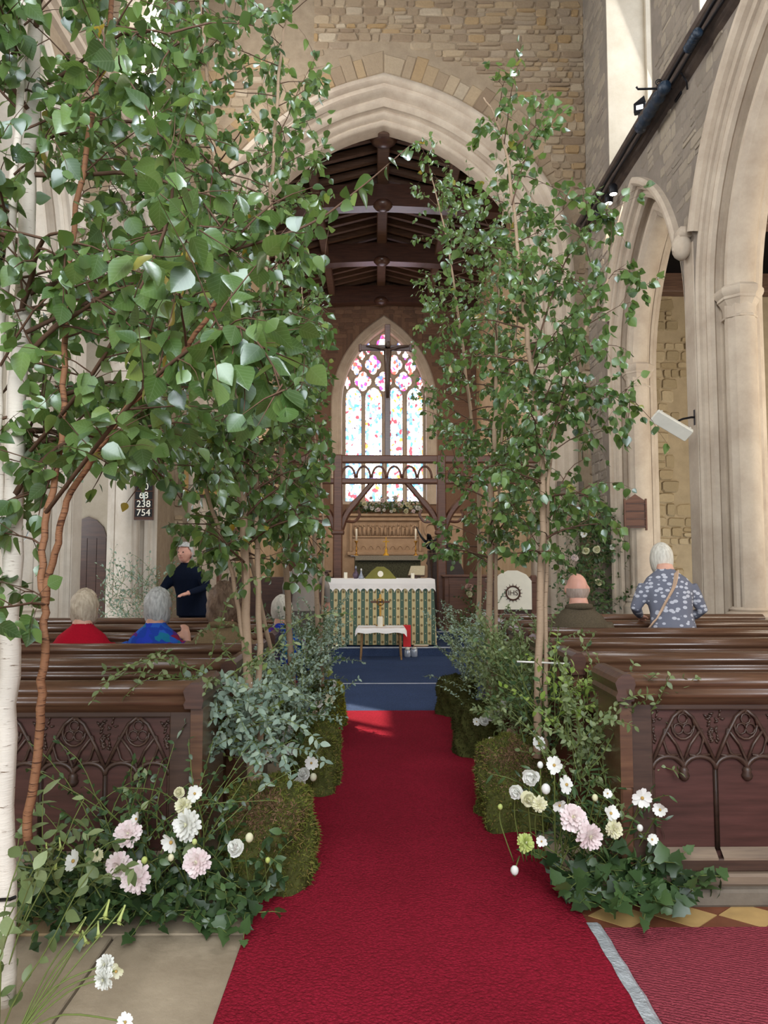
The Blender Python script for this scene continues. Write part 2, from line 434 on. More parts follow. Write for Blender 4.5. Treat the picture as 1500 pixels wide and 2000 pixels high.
def strip(path, top, mapf, r=0.0):
    """wall surface between a path (pushed out by r) and the height top"""
    N = normals2(path); m = MB()
    P = [p + n * r for p, n in zip(path, N)]
    for a, b in zip(P[:-1], P[1:]):
        if abs(b.x - a.x) < 1e-5: continue
        m.add([mapf(a.x, a.y, 0), mapf(b.x, b.y, 0), mapf(b.x, top, 0), mapf(a.x, top, 0)], [(0, 1, 2, 3)])
    return m

# --- floor
fl = MB().box(-9, 9, -3, 7.55, -0.3, -0.025).build('floor', M['joint']); tag(fl, kind='structure')
def slab(x0, x1, y0, y1, mat, zt=0.0):
    m = MB().bbox(x0 + .006, x1 - .006, y0 + .006, y1 - .006, -0.06, zt, 0.006).build('slab', mat, fl)
rows = [(1.0, 1.62), (1.62, 2.50), (2.50, 3.12), (3.12, 3.5)]
for r, (y0, y1) in enumerate(rows):
    xs = [-3.6, -2.7, -1.98, -1.06 - 0.12 * (r % 2), -0.50]
    for i in range(4): slab(xs[i], xs[i + 1], y0, y1, M['slab2'] if (i + r) % 2 == 1 and i < 3 else M['slab'], random.uniform(-.004, 0))
for x in range(-4, 4):
    slab(x, x + 1, 3.5, 7.5, M['slab'], -0.012)

# --- carpets
runner = MB().bbox(-0.53, 0.88, 0.6, 7.6, 0.0, 0.014, 0.006).build('carpet_runner', M['red_carpet'])
tag(runner, 'long crimson carpet runner down the middle of the aisle', 'carpet')
mat2 = MB().bbox(0.93, 3.92, 0.6, 3.14, -0.02, 0.008, 0.006).build('carpet', M['red_carpet2'])
tag(mat2, 'faded ribbed red carpet piece at the bottom right corner', 'carpet')
m = MB(); yy = 0.6; V = []; n = 40
for i in range(n + 1):
    y = 0.6 + (3.16 - 0.6) * i / n; j = random.uniform(-.003, .003)
    V += [(0.872 + j, y, 0.017), (0.916 + j + random.uniform(-.004, .004), y, 0.0175), (0.93 + j, y, 0.010)]
m.add(V, [q for i in range(n) for q in ((i * 3, i * 3 + 1, i * 3 + 4, i * 3 + 3), (i * 3 + 1, i * 3 + 2, i * 3 + 5, i * 3 + 4))])
tp = m.build('floor_tape', M['tape']); tag(tp, 'wrinkled silver tape strip along the right edge of the crimson runner', 'tape')

# --- encaustic tile border in front of the carved pew
tb = MB().box(0.86, 4.0, 3.14, 3.37, -0.05, -0.012).build('floor_tile_border', M['joint']); tag(tb, kind='structure')
T = 0.165
def tile(poly, mat):
    c = (sum(p[0] for p in poly) / len(poly), sum(p[1] for p in poly) / len(poly))
    P = [(c[0] + (p[0] - c[0]) * 0.975, c[1] + (p[1] - c[1]) * 0.975) for p in poly]; k = len(P)
    m = MB(); m.add([(x, y, -0.012) for x, y in P] + [(x, y, 0.001) for x, y in P],
                    [tuple(range(k, 2 * k))] + [(i, (i + 1) % k, (i + 1) % k + k, i + k) for i in range(k)])
    m.build('tile', mat, tb)
h2 = 0.115; yc = 3.255
for i in range(11):
    x = 0.9 + i * 0.28
    tile([(x, yc), (x + .14, yc - h2), (x + .28, yc), (x + .14, yc + h2)], M['tile_y'])
    tile([(x - .14, yc + h2), (x, yc), (x + .14, yc + h2)], M['tile_r'])
    tile([(x - .14, yc - h2), (x + .14, yc - h2), (x, yc)], M['tile_r'])

# --- blue carpeted dais and steps
da = MB().box(-3.66, 3.94, 7.56, 12.0, -0.3, 0.012).build('dais_floor', M['blue_carpet']); tag(da, kind='structure')
st1 = MB().bbox(-3.66, 3.94, 12.0, 13.2, 0.0, 0.15, 0.012).build('dais_step', M['blue_carpet']); tag(st1, kind='structure')
MB().bbox(-3.6, 3.9, 11.985, 12.03, 0.138, 0.154, 0.004).build('nosing', M['nosing'], st1)
st2 = MB().bbox(-2.6, 2.9, 13.1, 17.0, 0.0, 0.30, 0.012).build('dais_step', M['blue_carpet']); tag(st2, kind='structure')
MB().bbox(-2.6, 2.9, 13.085, 13.13, 0.288, 0.304, 0.004).build('nosing', M['nosing'], st2)
st3 = MB().bbox(-2.8, 3.1, 17.0, EY, 0.0, 0.70, 0.012).build('sanctuary_step', M['blue_carpet']); tag(st3, kind='structure')
ln = MB().bbox(-0.75, 1.15, 9.27, 9.31, 0.012, 0.016, 0.002).build('carpet_seam_strip', M['nosing'])
tag(ln, 'thin white seam strip across the blue carpet', 'strip')

# --- stones of rubble walls
def make_stone(seed):
    rd = random.Random(seed); c = 0.14
    base = [(-.5 + c, -.5), (.5 - c, -.5), (.5, -.5 + c), (.5, .5 - c), (.5 - c, .5), (-.5 + c, .5), (-.5, .5 - c), (-.5, -.5 + c)]
    base = [(x + rd.uniform(-.05, .05), y + rd.uniform(-.06, .06)) for x, y in base]
    V = [(x, 0, y) for x, y in base] + [(x * 0.86 + rd.uniform(-.02, .02), -1 + rd.uniform(-.25, .15), y * 0.80 + rd.uniform(-.03, .03)) for x, y in base]
    Fc = [tuple(range(8, 16))] + [(i, (i + 1) % 8, (i + 1) % 8 + 8, i + 8) for i in range(8)]
    return V, Fc
STONES = [make_stone(s) for s in range(7)]
_sm = {}
def stone_mesh(k, mat):
    if (k, mat.name) not in _sm: _sm[(k, mat.name)] = MB().add(*STONES[k]).mesh('stone', mat)
    return _sm[(k, mat.name)]

def stones(parent, mapf, u0, u1, v0, v1, inside, rh, rl, depth, mat, limit=300, seed=1, weight=None, name='stone'):
    """coursed rubble: mapf(u, v, n) places a wall point n metres proud of the face"""
    rd = random.Random(seed); L = []; v = v0
    while v < v1:
        h = rd.uniform(*rh); u = u0 - rd.uniform(0, .3)
        while u < u1:
            w = rd.uniform(*rl) * (1.0 if h > sum(rh) / 2 else 0.8)
            if u < u0: w = max(.08, w - (u0 - u)); u = u0
            if u + w > u1: w = u1 - u
            if w < .05: break
            parts_ = [(v, h)] if rd.random() > 0.14 or h < rh[0] * 1.3 else [(v, h * .5), (v + h * .5, h * .5)]
            for (vv, hh) in parts_:
                cu, cv = u + w / 2, vv + hh / 2; g = 0.012
                if all(inside(cu + a * w * .5, cv + b * hh * .5) for a in (-1, 0, 1) for b in (-1, 1)) and u0 - .001 <= u and u + w <= u1 + .001:
                    L.append((cu, cv, w - g, hh - g, rd.uniform(.4, 1.25) * depth, rd.randrange(7), rd.uniform(-.03, .03)))
            u += w
        v += h
    L.sort(key=(weight or (lambda s: -s[2] * s[3])))
    O = Vector(mapf(0, 0, 0)); U = Vector(mapf(1, 0, 0)) - O; W = Vector(mapf(0, 1, 0)) - O; Nn = O - Vector(mapf(0, 0, 1))
    rest = MB()
    for i, (cu, cv, w, h, d, k, an) in enumerate(L):
        Ur = U * math.cos(an) + W * math.sin(an); Wr = W * math.cos(an) - U * math.sin(an)
        A = Ur * w; B = Nn * d; C = Wr * h; p = Vector(mapf(cu, cv, 0))
        mt = Matrix(((A.x, B.x, C.x, p.x), (A.y, B.y, C.y, p.y), (A.z, B.z, C.z, p.z), (0, 0, 0, 1)))
        if i < limit: inst(name, stone_mesh(k, mat), parent, mt)
        else: rest.add([mt @ Vector(q) for q in STONES[k][0]], STONES[k][1])
    if rest.v: tag(rest.build('small_stones', mat, parent), kind='stuff')
    return len(L)

# --- chancel arch wall
half = [(2.82, 0.0), (2.82, 3.4), (2.82, 6.73), (2.77, 7.37), (2.62, 7.95), (2.33, 8.47), (1.87, 8.99), (1.26, 9.47), (0.64, 9.79), (0, 9.99)]
hp = [Vector((2.82, 0)), Vector((2.82, 3.4))] + spline([(x, z) for x, z in half[2:]], 4)
ARCH = [Vector((XC - p.x, p.y)) for p in hp] + [Vector((XC + p.x, p.y)) for p in hp[::-1][1:]]
fmap = lambda a, b, d: (a, WY + d, b)
RO = 0.72
prof = [(0, .75), (0, .45), (.02, .41), (.06, .385), (.10, .40), (.12, .36), (.15, .31), (.19, .29), (.23, .31), (.25, .26), (.25, .22), (.29, .17), (.34, .145), (.39, .16), (.42, .10), (.44, .04),
        (.48, .0), (.56, .0), (.58, -.05), (.62, -.085), (.67, -.085), (.72, -.05), (.73, .03)]
wf = strip(ARCH, 13.0, fmap, RO)
for a, b in ((XL, XC - 2.82 - RO), (XC + 2.82 + RO, XR + 0.1)):
    wf.add([fmap(a, 0, 0), fmap(b, 0, 0), fmap(b, 13, 0), fmap(a, 13, 0)], [(0, 1, 2, 3)])
bmap = lambda a, b, d: (a, WY + .75 + d, b)
wb_ = strip(ARCH, 13.0, bmap, 0.0); wf.add(wb_.v, wb_.f)
wf.add([bmap(-3.2, 0, 0), bmap(XC - 2.82, 0, 0), bmap(XC - 2.82, 13, 0), bmap(-3.2, 13, 0)], [(0, 1, 2, 3)])
wf.add([bmap(3.6, 0, 0), bmap(XC + 2.82, 0, 0), bmap(XC + 2.82, 13, 0), bmap(3.6, 13, 0)], [(0, 1, 2, 3)])
wall_front = wf.build('wall_front', M['mortar']); tag(wall_front, kind='structure')
ca = sweep('chancel_arch_moulding', ARCH, prof, fmap, M['ashlar'], wall_front)

AO = [p + n * 0.0 for p, n in zip(ARCH, normals2(ARCH))]
def arch_clear(x, z, r, path=None):
    """True outside the arch by more than r"""
    path = path or ARCH
    c = sum(p.x for p in path) / len(path); best = 9
    for a, b in zip(path[:-1], path[1:]):
        d = b - a; t = max(0, min(1, (Vector((x, z)) - a).dot(d) / d.length_squared)); best = min(best, (Vector((x, z)) - a - d * t).length)
    inside = False
    pts = path
    for a, b in zip(pts, pts[1:] + pts[:1]):
        if (a.y > z) != (b.y > z) and x < (b.x - a.x) * (z - a.y) / (b.y - a.y) + a.x: inside = not inside
    return (not inside) and best > r
# voussoirs over the arch
NN = normals2(ARCH); top_idx = [i for i, p in enumerate(ARCH) if p.y > 8.2]
i = top_idx[0]; rd = random.Random(5)
while i < top_idx[-1]:
    a, b = ARCH[i], ARCH[i + 1]; na, nb = NN[i], NN[i + 1]; segs = max(1, round((b - a).length / 0.23))
    for s in range(segs):
        t0, t1 = s / segs + .02, (s + 1) / segs - .02; L = rd.uniform(.32, .52); r0 = RO + .03
        q = []
        for t in (t0, t1):
            p = a.lerp(b, t); nn = na.lerp(nb, t); q.append((p + nn * r0, p + nn * (r0 + L)))
        poly = [q[0][0], q[1][0], q[1][1], q[0][1]]; c = sum((Vector(v) for v in poly), Vector((0, 0))) / 4
        fr = [c + (v - c) * 0.9 for v in poly]; dp = rd.uniform(.008, .02)
        MB().add([fmap(v.x, v.y, 0) for v in poly] + [fmap(v.x, v.y, -dp) for v in fr],
                 [(4, 5, 6, 7), (0, 1, 5, 4), (1, 2, 6, 5), (2, 3, 7, 6), (3, 0, 4, 7)]).build('voussoir', M['rubble'], wall_front)
    i += 1
def in_front(u, v):
    if v > 8.2: return arch_clear(u, v, RO + .57) if abs(u - XC) < 2.9 else arch_clear(u, v, RO + .1)
    return abs(u - XC) > 2.82 + RO + 0.03 or (v > 6 and arch_clear(u, v, RO + .06))
stones(wall_front, lambda u, v, n: (u, WY - n, v), -1.2, XR, 6.4, 12.2, in_front, (.085, .20), (.12, .48), .028, M['rubble'], 300, 3)
w2 = stones(wall_front, lambda u, v, n: (u, WY - n, v), 3.58, XR + .02, 0.9, 6.4, in_front, (.09, .22), (.12, .34), .032, M['rubble'], 70, 4)
stones(wall_front, lambda u, v, n: (u, WY - n, v), XL, -1.2, 0.9, 11.0, in_front, (.13, .27), (.2, .62), .022, M['rubble'], 60, 8)

# --- arcades and clerestory walls
ARC_F = dict(c=10.775, a=1.595, zs=4.65, h=2.55)
ARC_N = dict(c=6.70, a=2.20, zs=4.65, h=2.98)
aprof = [(-.005, -.004), (-.02, -.004), (-.05, .02), (-.045, .06), (-.07, .095), (-.11, .085), (-.155, .11), (-.165, .16), (-.12, .195), (-.11, .25), (-.16, .285), (-.21, .285),
         (-.235, .25), (-.28, .225), (-.33, .235), (-.365, .275), (-.40, .29), (-.43, .34), (-.445, .41), (-.43, .48), (-.40, .53), (-.365, .545), (-.33, .585), (-.28, .595), (-.235, .57),
         (-.21, .535), (-.16, .535), (-.11, .57), (-.12, .625), (-.165, .66), (-.155, .71), (-.11, .735), (-.05, .76), (-.02, .824), (-.005, .824)]
hood = [(-.01, -.003), (-.005, -.06), (.03, -.10), (.075, -.105), (.115, -.075), (.12, .02)]
def nave_side(side):
    X = (lambda d: XR + d) if side > 0 else (lambda d: XL - d)
    nm = 'wall_right' if side > 0 else 'wall_left'; ash = M['ashlar'] if side > 0 else M['ashlar_l']
    mp = lambda a, b, d: (X(d), a, b)
    ZS = 7.8
    m = MB(); TH = 0.82
    for A in (ARC_F, ARC_N):
        P = pointed(A['c'], A['a'], 0, A['zs'], A['h'])
        s_ = strip(P, ZS, mp); m.add(s_.v, s_.f)
        s_ = strip(P, ZS, lambda a, b, d: (X(TH), a, b)); m.add(s_.v, s_.f)
    def solid(y0, y1, z0, z1):
        x0, x1 = sorted((X(0), X(TH))); m.box(x0, x1, y0, y1, z0, z1)
    solid(12.37, WY + .3, 0, ZS); solid(8.9, 9.18, 0, ZS); solid(-3, 4.5, 0, ZS)
    wins = [(2.2, 4.2), (6.6, 8.55), (10.07, 12.05)] if side > 0 else [(2.2, 4.2), (10.07, 12.05)]; y = -3  # middle window left out of the unseen left wall to block its sun
    for a, b in wins:
        solid(y, a, ZS, 13.0); solid(a, b, 11.5, 13.0); y = b
    solid(y, WY + .3, ZS, 13.0)
    w = m.build(nm, M['mortar_grey'] if side > 0 else M['mortar']); tag(w, kind='structure')
    for k, A in enumerate((ARC_F, ARC_N)):
        P = pointed(A['c'], A['a'], 0, A['zs'], A['h'])
        sweep('arcade_moulding', P, aprof, mp, ash, w, 30)
        H = [p for p in pointed(A['c'], A['a'], 0, A['zs'], A['h'], 30) if p.y > 5.55]
        sweep('hood_mould', H, hood, mp, ash, w, 30)
        for sg in ((1,) if k == 1 else (1, -1)):
            yy = A['c'] + sg * (A['a'] - .26); xx = X(.41)
            MB().lathe([(.175, .98), (.172, 2.6), (.168, 4.42)], 20, (xx, yy, 0)).build('shaft', ash, w, True)
            cp = MB().lathe([(.17, 4.40), (.20, 4.41), (.205, 4.43), (.175, 4.45), (.185, 4.55), (.215, 4.60), (.225, 4.62), (.24, 4.63), (.24, 4.66), (.265, 4.69), (.275, 4.72), (.275, 4.76), (.22, 4.80)], 8, (xx, yy, 0), a0=PI / 8)
            smooth_angle(cp.build('capital', ash, w), 25)
            bs = MB().lathe([(.30, 0), (.30, .80), (.27, .84), (.25, .86), (.265, .89), (.25, .92), (.20, .94), (.215, .965), (.19, .985), (.17, 1.0)], 16, (xx, yy, 0))
            smooth_angle(bs.build('shaft_base', ash, w), 30)
    MB().bbox(*sorted((X(-.012), X(.01))), 8.905, 9.175, 0, 5.5, .006).build('pier_facing', ash, w)
    # carved head stop between the hood moulds
    hs = MB().ball((X(-.09), 9.04, 5.48), (.12, .13, .17), 10, 8); hs.ball((X(-.18), 9.04, 5.45), (.04, .035, .05), 6, 5)
    hs.box(*sorted((X(-.14), X(0.02))), 8.93, 9.15, 5.58, 5.70)
    hs.build('carved_head_stop', M['ashlar'], w, True)
    # pale window reveals, sills, glazing
    for j, (a, b) in enumerate(wins):
        x0, x1 = sorted((X(0.0), X(.66)))
        MB().box(x0, x1, b - .03, b + .004, 7.95, 11.5).build('window_reveal', M['plaster_w'], w)
        MB().box(x0, x1, a - .004, a + .03, 7.95, 11.5).build('window_reveal', M['plaster_w'], w)
        sl = MB().prism([(X(-.005), 7.86), (X(.7), 8.25), (X(.7), 7.7), (X(-.005), 7.7)], a, b); sl.build('window_sill', M['plaster_w'], w)
        wd = empty('window_%d' % (j + (2 if side > 0 else 5)), (X(.70), (a + b) / 2, 8.2)); tag(wd, kind='structure')
        hh = (b - a) / 2
        fr = MB()
        for yy in (-hh + .05, 0, hh - .05): fr.box(-.05, .05, yy - .05, yy + .05, 0, 3.3)
        fr.build('mullion', M['plaster_w'], wd)
        for s0, s1 in ((-hh + .1, -.05), (.05, hh - .1)):
            MB().add([(side * .03, s0, 0), (side * .03, s1, 0), (side * .03, s1, 3.3), (side * .03, s0, 3.3)], [(0, 1, 2, 3)]).build('pane', M['skyglass'], wd)
    # string course
    sp = [(0.02, 7.56), (-.05, 7.60), (-.07, 7.66), (-.13, 7.70), (-.14, 7.75), (-.20, 7.79), (-.22, 7.83), (-.20, 7.87), (-.10, 7.90), (-.08, 7.94), (0.02, 7.96)]
    ms = MB(); k = len(sp)
    V = [(X(d), -3, z) for d, z in sp] + [(X(d), WY, z) for d, z in sp]
    ms.add(V, [(i, i + 1, i + 1 + k, i + k) for i in range(k - 1)])
    ms.build('string_course', M['ashlar'] if side < 0 else M['string'], w)
    return w, X
M['skyglass'] = skypane('bright_sky_glass', '#e6eeff', 1.3)
M['string'] = world_stone('dark_string_course_stone', '#473c37', '#65574d', 0.3, 4)
wall_right, XRf = nave_side(1)
wall_left, XLf = nave_side(-1)
PF = pointed(ARC_F['c'], ARC_F['a'], 0, ARC_F['zs'], ARC_F['h']); PN = pointed(ARC_N['c'], ARC_N['a'], 0, ARC_N['zs'], ARC_N['h'])
def in_right(u, v):
    if 7.62 < v < 7.96: return False
    if v >= 7.9: return u < 10.0 and u > 8.6 or u > 12.1
    return arch_clear(u, v, .14, PF) and arch_clear(u, v, .14, PN)
stones(wall_right, lambda u, v, n: (XR - n, u, v), 7.6, WY, 4.4, 12.0, in_right, (.09, .20), (.14, .46), .010, M['rubble_grey'], 300, 6)
stones(wall_right, lambda u, v, n: (XR - n, u, v), 12.42, WY, 0.9, 4.4, in_right, (.09, .20), (.14, .36), .016, M['rubble_grey'], 80, 7)

# --- aisles
def aisle(side):
    s = side; xa = (XR + .82) if s > 0 else (XL - .82); xb = 8.45 if s > 0 else -8.15
    ar, al = sorted((xa, xb))
    e = MB().box(ar - .1, al + .1, WY, WY + .3, 0, 7).build('wall_aisle_end', M['mortar_warm'] if s > 0 else M['plaster_w']); tag(e, kind='structure')
    o = MB().box(*sorted((xb, xb + s * .3)), -3, WY + .3, 0, 7).build('wall_aisle_side', M['plaster_w']); tag(o, kind='structure')
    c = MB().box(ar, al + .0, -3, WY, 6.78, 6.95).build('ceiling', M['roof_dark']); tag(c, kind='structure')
    for y in (5.2, 7.8, 10.4, 13.1):
        MB().bbox(ar, al, y, y + .28, 6.44, 6.80, .02).build('beam', M['roof_wood'], c)
    b_ = MB().box(*sorted((xa - s * .02, xa + s * .02)), -3, WY, 6.75, 7.9).build('aisle_sun_blocker', M['roof_dark']); tag(b_, kind='structure')  # unseen strip added to keep sun from leaking in above the aisle ceiling
    return e
ae = aisle(1); aw = aisle(-1)
stones(ae, lambda u, v, n: (u, WY - n, v), 4.78, 6.6, 0.6, 6.5, lambda u, v: not (5.62 < u < 6.05 and math.sin(v * 2.1) > -.5), (.13, .28), (.16, .42), .035, M['rubble_warm'], 200, 9)
dr = MB().prism([(-5.55, .0), (-4.85, .0), (-4.85, 1.95), (-4.92, 2.15), (-5.05, 2.28), (-5.2, 2.34), (-5.35, 2.28), (-5.48, 2.15), (-5.55, 1.95)], WY - .03, WY + .02).build('door_1', M['oak']); tag(dr, kind='structure')
for k in range(4): MB().box(-5.53 + k * .17, -5.37 + k * .17, WY - .05, WY - .03, .02, 1.95).build('plank', M['oak'], dr)

# --- nave ceiling (above the picture), chancel walls
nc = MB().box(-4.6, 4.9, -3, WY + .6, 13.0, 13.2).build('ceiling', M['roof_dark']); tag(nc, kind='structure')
CL, CR = XC - 2.95, XC + 2.95
for nm, x in (('wall_chancel_left', CL), ('wall_chancel_right', CR)):
    s = -1 if x < XC else 1
    w = MB().box(*sorted((x, x + s * .3)), WY + .75, EY + .3, 0, 11).build(nm, M['plaster']); tag(w, kind='structure')

# --- east wall, window and stained glass
ES = EY / FOC
def ex(px): return at(px, 1000, EY).x
def ez(py): return at(750, py, EY).z
wxc = ex(750); WIN_HW = (ex(846) - ex(650)) / 2; wz0 = ez(985); wtop = ez(612)
WP = pointed(wxc, WIN_HW * .86, wz0, ez(790), ez(640) - ez(790), 16)
emap = lambda a, b, d: (a, EY + d, b)
m = strip(WP, 11.2, emap, 0.0)
for a, b in ((CL, WP[0].x), (WP[-1].x, CR)): m.add([emap(a, 0, 0), emap(b, 0, 0), emap(b, 11.2, 0), emap(a, 11.2, 0)], [(0, 1, 2, 3)])
m.add([emap(WP[0].x, 0, 0), emap(WP[-1].x, 0, 0), emap(WP[-1].x, wz0, 0), emap(WP[0].x, wz0, 0)], [(0, 1, 2, 3)])
east = m.build('wall_east', M['dark_brick']); tag(east, kind='structure')
sweep('window_arch', WP, [(-.02, .5), (-.02, .06), (.0, .0), (.05, -.03), (.08, -.03), (.12, -.06), (.28, -.06), (.32, -.02), (.32, .02)], emap, M['ashlar'], east, 30)
stones(east, lambda u, v, n: (u, EY - n, v), CL, CR, 6.3, 10.0, lambda u, v: arch_clear(u, v, .36, WP), (.10, .16), (.22, .42), .012, M['dark_brick'], 150, 12, name='brick')
def glass_mat(name, stops, seed):
    t = NT(name); g = t.n('ShaderNodeNewGeometry'); mp = t.n('ShaderNodeMapping'); t.l(g.outputs['Position'], mp.inputs[0])
    mp.inputs['Location'].default_value = (seed, 0, seed * 2.3); mp.inputs['Scale'].default_value = (12.0, 0.01, 10.0)
    v = t.n('ShaderNodeTexVoronoi'); v.inputs['Scale'].default_value = 1.0; t.l(mp.outputs[0], v.inputs['Vector'])
    v2 = t.n('ShaderNodeTexVoronoi', feature='DISTANCE_TO_EDGE'); t.l(mp.outputs[0], v2.inputs['Vector']); v2.inputs['Scale'].default_value = 1.0
    sp_ = t.n('ShaderNodeSeparateColor'); t.l(v.outputs['Color'], sp_.inputs[0])
    c = t.ramp(sp_.outputs[0], stops, 'CONSTANT')
    lead = t.math('GREATER_THAN', v2.outputs['Distance'], 0.035)
    c = t.mix(lead, (.05, .04, .05, 1), c)
    t.fin((0.02, 0.02, 0.02, 1), 0.3); t.l(c, t.bs.inputs['Emission Color']); t.bs.inputs['Emission Strength'].default_value = 4.5
    return t.mat
W1 = lin('#ffffff'); 
M['glass_a'] = glass_mat('stained_glass_pale', [(0, W1), (.30, lin('#d8f0ff')), (.45, lin('#5a86d8')), (.55, lin('#e8e4ff')), (.66, lin('#b0303a')), (.72, lin('#fff4d8')), (.84, lin('#3f78b8')), (.90, lin('#c0a0e8')), (.95, lin('#d88030'))], 1.7)
M['glass_b'] = glass_mat('stained_glass_rose', [(0, W1), (.28, lin('#ffd8e8')), (.42, lin('#c83250')), (.52, lin('#f8e8ff')), (.64, lin('#8a3ac0')), (.72, lin('#ffe9d0')), (.84, lin('#4a60c8')), (.92, lin('#e04838'))], 4.1)
win = empty('window_1', (wxc, EY, wz0)); tag(win, kind='structure')
def rel(px, py): return (ex(px) - wxc, ez(py) - wz0)
plate = [(p.x - wxc, p.y - wz0) for p in WP]
MB().prism(plate, .30, .36).build('tracery_plate', M['ashlar'], win)
def pane(poly, mat, nm='pane'):
    k = len(poly); MB().add([(x, .27, z) for x, z in poly], [tuple(range(k))]).build(nm, mat, win)
    MB().tube([(x, .27, z) for x, z in poly + poly[:2]], .022, 4, False).build('glazing_frame', M['ashlar'], win)
edges = [672, 707, 711, 748, 754, 789, 794, 829]
for i in range(4):
    a, b = edges[2 * i] + 1, edges[2 * i + 1] - 1; (x0, zb), (x1, zt) = rel(a, 978), rel(b, 752)
    mid = (x0 + x1) / 2; hw = (x1 - x0) / 2
    for (z0_, z1_, arched) in ((rel(a, 898)[1], zt, True), (zb, rel(a, 903)[1], False)):
        if arched:
            P = pointed(mid, hw, z0_, z1_ - hw * 1.3, hw * 1.3, 6); poly = [(p.x, p.y) for p in P]
        else: poly = [(x0, z0_), (x0, z1_), (x1, z1_), (x1, z0_)]
        pane(poly, M['glass_a'])
def quatre(px, py, w, h, mat):
    cx, cz = rel(px, py); w *= ES / 2; h *= ES / 2
    poly = []
    for i in range(24):
        an = 2 * PI * i / 24; r = 0.74 + 0.26 * abs(math.cos(2 * an)) ** 0.8
        poly.append((cx + w * r * math.cos(an), cz + h * r * math.sin(an)))
    pane(poly, mat)
for px, py, w, h in ((708, 741, 36, 42), (749, 741, 36, 42), (789, 741, 36, 42), (728, 708, 34, 42), (771, 708, 34, 42), (695, 712, 24, 36), (803, 712, 24, 36),
                     (677, 744, 14, 28), (822, 744, 14, 28), (749, 668, 30, 44), (718, 676, 18, 26), (780, 676, 18, 26), (706, 690, 14, 20), (793, 690, 14, 20)):
    quatre(px, py, w, h, M['glass_b'])
for px in (709, 751, 791): MB().bbox(rel(px, 0)[0] - .035, rel(px, 0)[0] + .035, .2, .32, 0, rel(px, 770)[1], .01).build('mullion', M['ashlar'], win)
MB().bbox(rel(672, 0)[0], rel(829, 0)[0], .2, .32, rel(0, 903)[1] , rel(0, 897)[1], .01).build('transom', M['ashlar'], win)

# --- chancel roof
rf = MB()
ridge, eave = 10.25, 9.45
for s in (-1, 1):
    x1 = XC + s * 3.1
    rf.add([(XC, WY + .5, ridge + .12), (x1, WY + .5, eave + .12), (x1, EY, eave + .12), (XC, EY, ridge + .12)], [(0, 1, 2, 3)])
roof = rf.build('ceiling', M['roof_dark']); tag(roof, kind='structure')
MB().bbox(XC - .13, XC + .13, WY + .6, EY, ridge - .30, ridge + .02, .03).build('ridge_beam', M['roof_wood'], roof)
for s in (-1, 1):
    xp = XC + s * 1.5; zp = ridge - .8 * 1.5 / 3.1
    MB().bbox(xp - .10, xp + .10, WY + .6, EY, zp - .24, zp + .02, .03).build('purlin', M['roof_wood'], roof)
    y = WY + .8
    while y < EY - .1:
        a = Vector((XC, y, ridge + .03)); b = Vector((XC + s * 3.0, y, ridge + .03 - .8 * 3.0 / 3.1))
        m = MB(); V = []
        for p in (a, b):
            for dy, dz in ((-.055, -.07), (.055, -.07), (.055, .07), (-.055, .07)): V.append((p.x, p.y + dy, p.z + dz))
        m.add(V, [(0, 1, 5, 4), (1, 2, 6, 5), (2, 3, 7, 6), (3, 0, 4, 7), (0, 3, 2, 1), (4, 5, 6, 7)]).build('rafter', M['roof_wood'], roof)
        y += 0.42
MB().lathe([(.05, -.12), (.20, -.07), (.28, 0), (.22, .10), (.12, .16)], 10, (XC, 14.35, 10.0)).build('roof_boss', M['oak'], roof, True)
for y in (16.15, 19.2, 22.2):
    P = [(XC - 2.95, 9.80), (XC - 2.95, 9.28), (XC - 1.2, 9.42), (XC, 9.47), (XC + 1.2, 9.42), (XC + 2.95, 9.28), (XC + 2.95, 9.80), (XC + 1.3, 9.92), (XC, 9.98), (XC - 1.3, 9.92)]
    t_ = MB().prism(P, y - .16, y + .16).build('tie_beam', M['oak'], roof)
    MB().lathe([(.05, -.12), (.16, -.08), (.24, 0), (.18, .08), (.1, .12)], 10, (XC, y - .12, 9.48)).build('roof_boss', M['oak'], t_, True)
